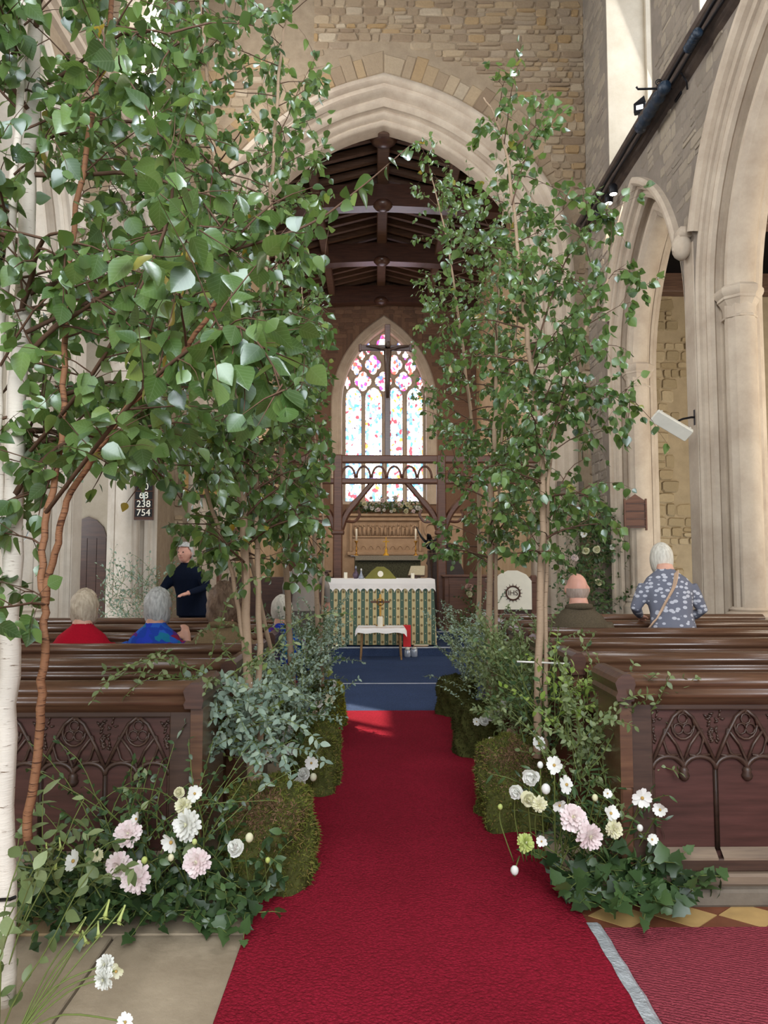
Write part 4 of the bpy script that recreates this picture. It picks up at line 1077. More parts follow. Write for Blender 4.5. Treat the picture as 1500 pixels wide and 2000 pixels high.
m = MB(); m.box(-.10, .10, -.14, -.135, zc_ - .01, zc_ + .01); m.box(-.01, .01, -.14, -.135, zc_ - .11, zc_ + .10)
m.tube([(.045 * math.cos(a * PI / 8), -.138, zc_ + .045 * math.sin(a * PI / 8)) for a in range(17)], .007, 4)
for dx, dz in ((-.1, 0), (.1, 0), (0, .1), (0, -.11)): m.box(dx - .022, dx + .022, -.14, -.135, zc_ + dz - .022, zc_ + dz + .022)
m.build('gold_cross', M['gold'], fl_)
wp = at(1000, 1150, 9.3); L2 = empty('reading_stand', (wp.x, 9.3, .012), 0, 'oak reading stand draped with a white cloth showing a crown of thorns', 'lectern')
zt, zb = at(750, 1116, 9.3).z, at(750, 1192, 9.3).z
for x in (-.27, .27): MB().bbox(x - .035, x + .035, -.03, .03, 0, zt - .06, .008).build('upright', M['oak_red'], L2)
MB().bbox(-.30, .30, -.04, .30, zt - .16, zt - .10, .01).build('desk', M['oak_red'], L2)
MB().bbox(-.27, .27, .0, .03, .05, .75, .01).build('panel', M['oak'], L2)
P = [(-.235, zb), (.235, zb), (.235, zt - .13), (.17, zt - .05), (.06, zt), (-.06, zt), (-.17, zt - .05), (-.235, zt - .13)]
wc = MB().prism(P, -.06, -.05).build('white_fall', M['candle'], L2)
zc_ = at(750, 1160, 9.3).z; m = MB(); zc_l = zc_
m.tube([(.085 * math.cos(a * PI / 12), -.066, zc_ + .085 * math.sin(a * PI / 12)) for a in range(25)], .011, 5)
m2 = MB()
for a in range(16):
    c_, s_ = math.cos(a * PI / 8), math.sin(a * PI / 8); m.tube([(.09 * c_, -.066, zc_ + .09 * s_), (.122 * c_, -.066, zc_ + .122 * s_)], [.006, .001], 4)
m.build('crown_of_thorns', plain('brown_thread', '#4f3227', .7), wc)

def text_mesh(body, size, mat, parent, mtx, name='lettering', align='CENTER'):
    cu = bpy.data.curves.new('t', 'FONT'); cu.body = body; cu.size = size; cu.align_x = align; cu.align_y = 'CENTER'; cu.extrude = .001
    tmp = bpy.data.objects.new('t', cu); col.objects.link(tmp)
    dg = bpy.context.evaluated_depsgraph_get(); me = bpy.data.meshes.new_from_object(tmp.evaluated_get(dg))
    bpy.data.objects.remove(tmp); me.materials.clear(); me.materials.append(mat); me.name = name
    return inst(name, me, parent, mtx)
UP = Matrix.Rotation(PI / 2, 4, 'X')
text_mesh('IHS', .09, plain('brown_embroidery', '#4f3227', .7), wc, Matrix.Translation((0, -.067, zc_l)) @ UP, 'monogram')

# ------------------------------------------------------------ things on walls and piers
hb = at(281, 975, 11.75)
B = empty('hymn_board', (hb.x, 11.75, at(281, 1016, 11.75).z), 0, 'dark hymn board with white numbers on the left pale pier', 'board')
W_, H_ = .155, at(281, 925, 11.75).z - at(281, 1016, 11.75).z
MB().bbox(-W_, W_, 0, .04, 0, H_, .008).build('frame', M['oak'], B)
MB().prism([(-W_, H_), (W_, H_), (0, H_ + .12)], .0, .03).build('gable', M['oak'], B)
for i, tx in enumerate(('121', '70', '68', '238', '754')):
    z = H_ - .075 - i * .138
    c = MB().bbox(-W_ + .02, W_ - .02, -.01, 0, z - .062, z + .062, .003).build('number_card', M['black'], B)
    text_mesh(tx, .15, M['candle'], c, Matrix.Translation((0, -.0115, z)) @ UP, 'numerals')
    if i: MB().bbox(-W_ + .01, W_ - .01, -.014, 0, z + .064, z + .074, .002).build('slat', M['oak_red'], B)
q = at(1241, 1000, 11.86); zb = at(1241, 1031, 11.86).z; zt = at(1241, 965, 11.86).z
B = empty('hymn_board', (q.x, 11.86, zb), math.radians(-6), 'empty reddish wooden hymn board with a gable on the right respond', 'board')
w = .155; h = (zt - zb)
MB().bbox(-w, w, .0, .02, 0, h * .78, .004).build('backboard', M['oak_red'], B)
MB().prism([(-w, h * .76), (w, h * .76), (w, h * .80), (0, h), (-w, h * .80)], -.005, .02).build('gable', M['oak_red'], B)
for x in (-w - .012, w + .012): MB().bbox(x - .014, x + .014, -.02, .03, -.04, h * .86, .004).build('side_rail', M['oak_red'], B)
for k in range(4): MB().bbox(-w, w, -.018, 0, h * .03 + k * h * .225, h * .03 + k * h * .225 + .018, .003).build('slat', M['oak'], B)
# wall tablet (worn lettering shows only as rows of grooves)
q = at(1114, 955, WY - .02); T_ = empty('wall_tablet', (q.x, WY - .03, at(1114, 968, WY).z), 0, 'small worn stone memorial tablet above the flower column', 'tablet')
MB().bbox(-.24, .24, -.02, .03, 0, .26, .01).build('slab', M['plinth'], T_)
for k in range(4): MB().bbox(-.2, .2 - .05 * (k % 2), -.024, -.018, .045 + k * .05, .06 + k * .05, .002).build('inscription_row', M['oak_worn'], T_)
# framed picture
q = at(393, 938, WY - .05); F_ = empty('framed_picture', (q.x, WY - .05, at(393, 972, WY).z), 0, 'dark framed picture hanging on the wall left of the arch', 'picture')
for (x0, x1, z0, z1) in ((-.36, .36, 0, .05), (-.36, .36, .58, .63), (-.36, -.31, .05, .58), (.31, .36, .05, .58)): MB().bbox(x0, x1, -.03, .03, z0, z1, .008).build('frame_member', M['oak_carved'], F_)
MB().box(-.32, .32, .0, .02, .04, .6).build('picture', plain('ochre_painting', '#b08a52', .6, .3, 0, .4, 5), F_)
# radiant heater on its arm
q = at(1312, 831, 8.9); H = empty('radiant_heater', (q.x, 8.9, q.z), 0, 'white panel heater on a black arm fixed to the right pier', 'heater')
ax_ = Vector((.86, .0, -.52)).normalized(); nr = Vector((-.36, -.72, -.60)); nr = (nr - ax_ * nr.dot(ax_)).normalized(); bx_ = nr.cross(ax_)
R = Matrix(((ax_.x, bx_.x, nr.x, 0), (ax_.y, bx_.y, nr.y, 0), (ax_.z, bx_.z, nr.z, 0), (0, 0, 0, 1)))
o = MB().bbox(-.25, .25, -.085, .085, -.03, .03, .012).build('panel', M['steel_w'], H); o.matrix_basis = R
for k in (-1, 1): 
    o = MB().bbox(k * .2 - .01, k * .2 + .01, -.09, .09, -.036, -.03, .002).build('rib', M['steel_w'], H); o.matrix_basis = R
a1 = at(1360, 815, 8.98) - q; 
MB().tube([(0.02, .02, .03), (a1.x * .45, a1.y * .5, a1.z * .75), (a1.x - .06, a1.y, a1.z), (a1.x + .04, a1.y + .02, a1.z)], .014, 6).build('arm', M['iron'], H)
MB().bbox(a1.x - .02, a1.x + .02, a1.y - .02, a1.y + .04, a1.z - .10, a1.z + .10, .005).build('wall_bracket', M['iron'], H)
MB().ball((0.03, .02, .03), (.05, .04, .035), 8, 6).build('swivel', M['iron'], H)
# floodlight on the window sill
q = at(1250, 216, 11.0); o = empty('floodlight', (q.x, 11.0, q.z - .1), math.radians(-25), 'black square floodlight on the clerestory sill', 'light')
MB().bbox(-.09, .09, -.05, .05, .06, .20, .01).build('lamp_body', M['iron'], o)
MB().prism([(-.09, .20), (.09, .20), (.07, .30)], -.05, .05).build('shade', M['iron'], o)
MB().bbox(-.05, .05, -.056, -.05, .09, .16, .003).build('lens', emis('cool_lens', '#ffffff', 2.0), o)
MB().tube([(-.02, 0, .07), (-.02, .02, -.05)], .012, 6).build('stand', M['iron'], o)
# three small downlights under the string course
for k, (px, py, d) in enumerate(((1198, 379, 11.25), (1189, 397, 11.6), (1170, 427, 12.2))):
    q = at(px, py, d); o = empty('spotlight', (q.x, d, q.z), 0, 'small black spotlight under the string course, %s from the arch wall' % ('third', 'second', 'first')[k], 'light', 'string course spotlights')
    MB().lathe([(.065, 0), (.07, .02), (.07, .12), (.04, .16), (.0, .165)], 12).build('housing', M['iron'], o, True)
    MB().lathe([(.0, -.004), (.055, -.004), (.055, .004), (0, .004)], 12).build('lens', emis('spot_lens', '#fff6e8', 12.0), o)
    l = bpy.data.lights.new('spotlight_beam', 'SPOT'); l.energy = 25; l.spot_size = 1.2; l.color = (1, .9, .75); lo = bpy.data.objects.new('spotlight_beam', l); col.objects.link(lo); lo.location = (q.x, d, q.z - .02)
# conduit, rolled tarpaulins and iron bracket along the string course
xs_ = XR - .20
cb = MB(); cb.tube([(xs_ + .05, 6.6 + k * .25, 7.64 + .012 * math.sin(k * 1.1 + 1)) for k in range(27)], .018, 6); cb.tube([(xs_, 6.6 + k * .25, 7.70 + .012 * math.sin(k * 1.7)) for k in range(27)], .022, 6)
tag(cb.build('cable', M['iron'], None, True), 'thick black cable running along the right string course', 'cable')
for (y0, y1, r, lab) in ((9.0, 9.95, .068, 'long lumpy roll of dark blue sheeting along the string course'), (8.05, 8.35, .05, 'short dark blue bundle higher up the string course')):
    n = 16; pts = [(xs_ - .04, y0 + (y1 - y0) * i / n, 7.60) for i in range(n + 1)]
    rr = [r * (.65 + .5 * abs(math.sin(i * 1.1)) + random.uniform(0, .25)) for i in range(n + 1)]
    tag(MB().tube(pts, rr, 9).build('sheeting_roll', M['navy_net'], None, True), lab, 'sheeting')
q = at(1330, 172, 9.2); o = empty('iron_bracket', (XR, 9.2, q.z), 0, 'scrolled wrought iron bracket reaching out from the right wall', 'bracket')
e_ = at(1246, 174, 9.2)
MB().tube([(.0, 0, 0), (e_.x - XR, 0, e_.z - q.z), (e_.x - XR - .02, 0, e_.z - q.z + .03)], .014, 6).build('rod', M['iron'], o)
for k, (x, r) in enumerate(((-.12, .07), (-.26, .05), (.02, .09))):
    MB().tube([(x + r * (1 - a * .035) * math.cos(a * .5), 0, .07 + r * (1 - a * .035) * math.sin(a * .5)) for a in range(20)], .008, 5).build('scroll', M['iron'], o)
MB().bbox(-.02, .03, -.10, .10, -.14, .14, .01).build('wall_plate', M['iron'], o)
MB().tube([(-.02, -.25, .12), (-.12, -.32, .02), (-.05, -.36, -.16), (-.02, -.30, -.22)], .012, 5).build('hook', M['iron'], o)
# ------------------------------------------------------------ people
def cloth_tweed(name, hx, var=.2):
    return plain(name, hx, .9, .1, 0, var, 120, .3)
def spotted():
    t = NT('leaf_spotted_grey_dress'); v = t.coord('Object', (17, 17, 26)); vo = t.n('ShaderNodeTexVoronoi'); vo.inputs['Scale'].default_value = 1.0; vo.inputs['Randomness'].default_value = .75; t.l(v, vo.inputs['Vector'])
    f = t.math('LESS_THAN', vo.outputs['Distance'], .36)
    return t.fin(t.mix(f, lin('#6b6c78'), lin('#b7b7bf')), .85, .15)
def plaid():
    t = NT('blue_patchwork_wool'); v = t.coord('Object', (16, 16, 18)); vo = t.n('ShaderNodeTexVoronoi', distance='CHEBYCHEV'); vo.inputs['Scale'].default_value = 1.0; t.l(v, vo.inputs['Vector'])
    s = t.n('ShaderNodeSeparateColor'); t.l(vo.outputs['Color'], s.inputs[0])
    c = t.ramp(s.outputs[0], [(0, lin('#23409c')), (.35, lin('#2d5bb4')), (.55, lin('#1f6f8f')), (.68, lin('#5a2a78')), (.8, lin('#8c2846')), (.88, lin('#2a3fae'))], 'CONSTANT')
    return t.fin(c, .9, .1)
def hair_mat(name, a, b):
    t = NT(name); v = t.coord('Object', (60, 60, 12)); n = t.noise(v, 1.0, 4); t.bump(n, .7, .01)
    return t.fin(t.ramp(n, [(.3, lin(a)), (.7, lin(b))]), .65, .3)
HAIR = dict(white=hair_mat('white_hair', '#b9b0a2', '#ded8cb'), silver=hair_mat('silver_hair', '#9a9894', '#cfcdc9'), blonde=hair_mat('ash_blonde_hair', '#a3907a', '#cdbda6'), brown=hair_mat('brown_hair', '#5c4636', '#8d7460'), fringe=hair_mat('grey_fringe_hair', '#a08a7c', '#bda79a'))
M['eye'] = plain('eye', '#2a2624', .2, .6)
M['lip'] = plain('lip', '#a8685c', .5)

def loft(m, secs, n=18):
    V = []
    for (cx, cy, z, rx_, ry_) in secs:
        for j in range(n):
            a = 2 * PI * j / n; V.append((cx + rx_ * math.copysign(abs(math.cos(a)) ** .85, math.cos(a)), cy + ry_ * math.sin(a), z))
    k = len(secs)
    m.add(V, [(i * n + j, i * n + (j + 1) % n, (i + 1) * n + (j + 1) % n, (i + 1) * n + j) for i in range(k - 1) for j in range(n)] + [tuple(range(n - 1, -1, -1)), tuple(range((k - 1) * n, k * n))])

def person(label, loc, rz, sit, cloth, lower, hair, hstyle, lean=0.0, bw=1.0, arms=None, skirt=False, scale=1.0, skin='skin', headtilt=0.0, turn=0.0, voxel=.012, collar=False):
    o = empty('person', loc, rz, label, 'person'); o.scale = (scale,) * 3
    Z = 0.0 if sit else .47
    def ln(x, y, z):   # lean the trunk forward about the hips
        z0 = .50 + Z; dz = z - z0
        if dz < 0: return Vector((x, y, z))
        return Vector((x, y + math.sin(lean) * dz, z0 + math.cos(lean) * dz))
    m = MB()
    secs = [(.42, .165, .135), (.55, .165, .13), (.68, .155, .12), (.80, .17, .125), (.88, .185, .125), (.95, .178, .115), (1.00, .15, .098), (1.04, .105, .08), (1.075, .066, .064), (1.13, .056, .058)]
    L = []
    for z, a, b in secs:
        p = ln(0, 0, z + Z); L.append((p.x, p.y, p.z, a * bw, b * (.5 + .5 * bw)))
    loft(m, L)
    hc_ = ln(0, .03, 1.205 + Z) + Vector((0, headtilt * .12, -abs(headtilt) * .05))
    m.ball(hc_, (.082, .098, .115), 14, 10); m.ball(hc_ + Vector((0, .03, -.06)), (.055, .06, .06), 10, 7)
    m.tube([ln(0, 0, 1.08 + Z), hc_ - Vector((0, .01, .05))], [.056, .056], 10)
    R = Matrix.Rotation(turn, 3, 'Z')
    for s in (-1, 1): m.ball(hc_ + R @ Vector((s * .086, .0, -.012)), (.016, .028, .036), 7, 6)
    m.ball(hc_ + R @ Vector((0, .098, -.015)), (.014, .022, .024), 7, 6)
    hands = []
    arms = arms or {}
    for s in (-1, 1):
        sh = ln(s * .160 * bw, 0, .925 + Z)
        el, wr = arms.get(s, ((s * .235 * bw, .06, .70), (s * .15, .27, .66)))
        el = ln(*el[:2], el[2] + Z); wr = ln(*wr[:2], wr[2] + Z)
        m.tube([sh, sh.lerp(el, .5), el, el.lerp(wr, .4), wr], [.062 * bw, .056 * bw, .048, .046, .034], 9)
        d = (wr - el).normalized(); pal = wr + d * .055; side = d.cross(Vector((0, 0, 1))); side = side.normalized() if side.length > .1 else Vector((1, 0, 0)); dn = side.cross(d)
        m.tube([wr, wr + d * .03, wr + d * .09], [.028, .036, .034], 8, flat=.65)
        for k, ll in enumerate((.062, .072, .068, .052)):
            b0 = wr + d * .085 + side * ((k - 1.5) * .019); b1 = b0 + d * ll * .55 + dn * .004; b2 = b1 + d * ll * .35 - dn * .022 * 1
            m.tube([b0 - d * .01, b1, b2], [.0105, .0100, .0085], 6)
        t0 = wr + d * .03 + side * (.034 * -s); m.tube([t0, t0 + d * .03 + side * (.022 * -s) - dn * .006, t0 + d * .058 + side * (.024 * -s) - dn * .016], [.013, .012, .0095], 6)
        hands.append((wr, d))
    for s in (-1, 1):
        if sit: pts = [(s * .09, .02, .50), (s * .10, .22, .51), (s * .105, .42, .50), (s * .105, .41, .28), (s * .105, .38, .08), (s * .105, .40, .05), (s * .11, .55, .035)]
        else: pts = [(s * .09, 0, .95), (s * .095, .01, .72), (s * .10, .02, .50), (s * .10, 0, .28), (s * .10, -.02, .09), (s * .105, .02, .05), (s * .11, .15, .035)]
        m.tube(pts, [.088, .08, .062, .056, .042, .042, .036], 9)
    if skirt: loft(m, [(0, 0, .98, .165 * bw, .14), (0, 0, .80, .20 * bw, .16), (0, 0, .50, .22 * bw, .18), (0, 0, .35, .235 * bw, .19)])
    tmp = m.build('tmp', M['skin']); r = tmp.modifiers.new('r', 'REMESH'); r.mode = 'VOXEL'; r.voxel_size = voxel
    sm = tmp.modifiers.new('s', 'SMOOTH'); sm.iterations = 3; sm.factor = .5
    dg = bpy.context.evaluated_depsgraph_get(); me = bpy.data.meshes.new_from_object(tmp.evaluated_get(dg)); bpy.data.objects.remove(tmp)
    me.materials.clear()
    for mt in (M[skin], cloth, lower): me.materials.append(mt)
    nz = ln(0, 0, 1.085 + Z).z; idx = []
    for p in me.polygons:
        c = p.center; k = 1
        if c.z > nz and (c - hc_).length < .26: k = 0
        elif any((c - w - d * .06).length < .085 and (c - w).dot(d) > -.005 for w, d in hands): k = 0
        elif c.z < (.46 if sit else .86) or (sit and c.y > .16 and c.z < .62): k = 2
        idx.append(k)
    me.polygons.foreach_set('material_index', idx); me.polygons.foreach_set('use_smooth', [True] * len(me.polygons)); me.name = 'body'
    inst('body', me, o)
    # face
    f = MB()
    for s in (-1, 1): f.ball(hc_ + R @ Vector((s * .03, .083, .008)), (.012, .010, .008), 7, 5)
    f.build('eyes', M['eye'], o, True)
    f = MB(); f.tube([hc_ + R @ Vector((s * .024, .088 - abs(s) * .006, -.058)) for s in (-1, -.4, .4, 1)], .006, 5); f.build('mouth', M['lip'], o, True)
    # hair
    rd = random.Random(len(label)); hm = MB(); nu, nv = 40, 26; V = []; keep = {}
    for i in range(nv + 1):
        ph = -PI / 2 + PI * i / nv
        for j in range(nu):
            th = 2 * PI * j / nu; dv = Vector((math.cos(ph) * math.cos(th), math.cos(ph) * math.sin(th), math.sin(ph)))
            base = dict(bob=1.17, short=1.13, curly=1.36, messy=1.16, fringe=1.07)[hstyle]
            lump = {'curly': .16, 'messy': .07, 'bob': .03, 'short': .04, 'fringe': .02}[hstyle]
            rr = base + lump * (math.sin(th * 5 + ph * 7) * .5 + rd.uniform(-.6, .6)) * (1 if hstyle != 'bob' else .5)
            p = Vector((dv.x * .086, dv.y * .102, dv.z * .118)) * rr
            if hstyle in ('bob', 'messy', 'curly') and dv.z < 0:
                p = Vector((p.x * (1 - .10 * dv.z), p.y, p.z * (1.28 if hstyle == 'bob' else 1.22)))
            V.append(hc_ + R @ p)
            front = dv.y > .30 and dv.z < .55
            low = dv.z < {'bob': -.86, 'messy': -.95, 'curly': -.9, 'short': -.60, 'fringe': -.60}[hstyle]
            crown = hstyle == 'fringe' and dv.z > .10
            keep[(i, j)] = not (front or low or crown or (dv.y > .1 and dv.z < -.3 and hstyle in ('short', 'fringe')))
    Fc = [(i * nu + j, i * nu + (j + 1) % nu, (i + 1) * nu + (j + 1) % nu, (i + 1) * nu + j) for i in range(nv) for j in range(nu) if keep[(i, j)] and keep[(i + 1, j)] and keep[(i, (j + 1) % nu)]]
    hm.add(V, Fc); hm.build('hair', HAIR[hair], o, True)
    if collar:
        cc = ln(0, 0, 1.06 + Z); MB().tube([cc + Vector((.082 * math.cos(a * PI / 10), .08 * math.sin(a * PI / 10) - .004, .012 * math.sin(a * PI / 10) * -1)) for a in range(21)], .026, 7).build('collar', cloth, o, True)
    return o, hc_, ln

def pp(px, d): return at(px, 1100, d).x
w_, hc1, lnw = person('standing woman with a white bob in a grey leaf-spotted dress', (pp(1313, 6.1), 6.1, .0), math.radians(-4), False, spotted(), spotted(), 'white', 'bob', lean=.34, bw=1.16,
       arms={-1: ((-.29, .04, .72), (-.20, .26, .64)), 1: ((.29, .06, .70), (.20, .26, .60))}, skirt=True, scale=.955, headtilt=.25)
st = [lnw(x, y, z) for x, y, z in ((.06, -.085, 1.53), (.0, -.155, 1.40), (-.10, -.155, 1.24), (-.18, -.14, 1.10), (-.22, -.06, 1.02))]
sp = MB(); V = []
for p in spline([tuple(q) for q in st], 4):
    V += [p + Vector((.018, -.012, .018)), p + Vector((-.018, -.012, -.018))]
k = len(V) // 2; sp.add(V, [(2 * i, 2 * i + 1, 2 * i + 3, 2 * i + 2) for i in range(k - 1)])
s_ = sp.build('bag_strap', plain('tan_strap', '#b99a80', .7), w_); s_.modifiers.new('t', 'SOLIDIFY').thickness = .012
person('seated bald man in a brown tweed jacket on the right', (pp(1132, 6.0), 6.0, .02), 0, True, cloth_tweed('brown_tweed', '#5a4f3f'), cloth_tweed('dark_trousers', '#2b2a2c'), 'fringe', 'fringe', lean=.08, bw=1.18, skin='skin_pink', scale=1.06, collar=True)
person('seated woman with tousled blonde hair in a red jumper', (pp(160, 5.28), 5.28, .02), math.radians(6), True, cloth_tweed('red_wool', '#a31326', .1), cloth_tweed('navy_trousers', '#20263a'), 'blonde', 'messy', lean=.10, bw=1.12, scale=.97)
person('seated silver-haired woman in a blue patchwork jacket', (pp(303, 5.3), 5.3, .02), math.radians(-5), True, plaid(), cloth_tweed('navy_skirt', '#20263a'), 'silver', 'messy', lean=.06, bw=1.12, scale=.975,
       arms={1: ((.26, .10, .72), (.20, .13, .93))})
person('seated person with curly brown hair in a tan jacket', (pp(436, 5.3), 5.3, 0), math.radians(8), True, cloth_tweed('tan_jacket', '#7d694f', .12), cloth_tweed('blue_jeans', '#2d3752'), 'brown', 'curly', lean=.10, bw=1.22, scale=1.0, collar=True)
person('seated white-haired person in a blue and red top behind the birch stem', (pp(548, 6.1), 6.1, 0), 0, True, plaid(), cloth_tweed('navy_cloth', '#20263a'), 'white', 'short', lean=.12, bw=1.0, scale=.93)
person('standing man in a navy coat leaning over the pews on the left', (pp(378, 8.9), 8.9, .012), math.radians(160), False, cloth_tweed('navy_coat', '#141b2c', .12), cloth_tweed('navy_coat_lower', '#12172a', .12), 'silver', 'short', lean=.22, bw=1.25, skin='skin_pink', scale=.97,
       arms={-1: ((-.30, .12, .78), (-.22, .38, .72)), 1: ((.30, .14, .76), (.12, .42, .66))})
person('standing visitor in a pale grey coat left of the altar', (pp(598, 10.4), 10.4, .012), math.radians(12), False, cloth_tweed('pale_grey_coat', '#9a9086', .06), cloth_tweed('grey_trousers', '#5c5650', .08), 'brown', 'short', lean=.04, bw=1.2, scale=.97,
       arms={1: ((.30, -.02, .72), (.33, .08, .50)), -1: ((-.30, .0, .72), (-.26, .14, .52))}, skirt=True)
# ------------------------------------------------------------ leaves and plants
def leaf_shape(kind, var):
    rd = random.Random(hash((kind, var)) & 0xffff if False else (ord(kind[0]) * 31 + var))
    if kind == 'birch': prof = [(0, 0), (.10, .26), (.28, .41), (.48, .40), (.68, .28), (.86, .12), (1.0, 0)]; fold, bend = .10, .22
    elif kind == 'oval': prof = [(0, 0), (.18, .20), (.42, .28), (.68, .22), (.88, .10), (1.0, 0)]; fold, bend = .08, .18
    elif kind == 'willow': prof = [(0, 0), (.2, .10), (.5, .13), (.8, .07), (1.0, 0)]; fold, bend = .05, .3
    elif kind == 'ivy': prof = [(0, 0), (-.06, .28), (.12, .52), (.30, .34), (.48, .40), (.72, .16), (1.0, 0)]; fold, bend = .07, .15
    bend *= rd.uniform(.3, 1.5); V = []; Fc = []; k = len(prof)
    for i, (y, w) in enumerate(prof):
        j = 1 + (rd.uniform(-.06, .06) if 0 < i < k - 1 else 0); yy = y
        zc = -bend * y * y
        V += [(-w * j, yy, zc + fold * w * 2.2), (0, yy if w == 0 or kind != 'ivy' else max(yy, 0), zc), (w * j, yy, zc + fold * w * 2.2)]
    for i in range(k - 1):
        a, b = 3 * i, 3 * (i + 1)
        for s in ((a, a + 1, b + 1, b), (a + 1, a + 2, b + 2, b + 1)): Fc.append(s)
    return V, Fc
def petal_shape(w=.36, cup=.15, notch=True):
    prof = [(0, .07), (.25, w * .55), (.55, w), (.82, w * .95), (1.0, w * .55)]
    V = []
    for y, ww in prof:
        z = cup * y * y - .0; V += [(-ww, y, z + .06 * ww), (0, y - (.05 if y == 1 and notch else 0), z - .03), (ww, y, z + .06 * ww)]
    Fc = []
    for i in range(len(prof) - 1):
        a, b = 3 * i, 3 * (i + 1); Fc += [(a, a + 1, b + 1, b), (a + 1, a + 2, b + 2, b + 1)]
    return V, Fc
LEAF = {k: [leaf_shape(k, v) for v in range(4)] for k in ('birch', 'oval', 'willow', 'ivy')}
_lm = {}
def leaf_me(kind, v, mat):
    key = (kind, v, mat.name)
    if key not in _lm: _lm[key] = MB().add(*LEAF[kind][v]).mesh('leaf', mat, True)
    return _lm[key]
def frame(p, t, nrm, s, sw=1.0):
    t = t.normalized(); x = t.cross(nrm)
    if x.length < 1e-4: x = t.cross(Vector((1, .3, .2)))
    x.normalize(); z = x.cross(t)
    return Matrix(((x.x * s * sw, t.x * s, z.x * s, p.x), (x.y * s * sw, t.y * s, z.y * s, p.y), (x.z * s * sw, t.z * s, z.z * s, p.z), (0, 0, 0, 1)))

def put_leaves(parent, L, kind, mat, limit=300, nm='leaf', rest_nm='foliage'):
    """L: (point, direction, normal, size). The leaves that show largest are objects, the rest one part of stuff"""
    def big(l):
        q = proj(l[0])
        if q is None or not (-40 < q[0] < 1540 and -40 < q[1] < 2040): return 0
        return l[3] / q[2]
    L = sorted(L, key=lambda l: -big(l)); rest = MB(); base = parent.matrix_basis.inverted() if parent else Matrix()
    for i, (p, t, n, s) in enumerate(L):
        v = i % 4; mt = base @ frame(p, t, n, s)
        if i < limit: inst(nm, leaf_me(kind, v, mat), parent, mt)
        else:
            sh = LEAF[kind][v]; rest.add([mt @ Vector(q) for q in sh[0]], sh[1])
    if rest.v: tag(rest.build(rest_nm, mat, parent, True), kind='stuff')

def rvec(rd): 
    while True:
        v = Vector((rd.uniform(-1, 1), rd.uniform(-1, 1), rd.uniform(-1, 1)))
        if .05 < v.length < 1: return v.normalized()

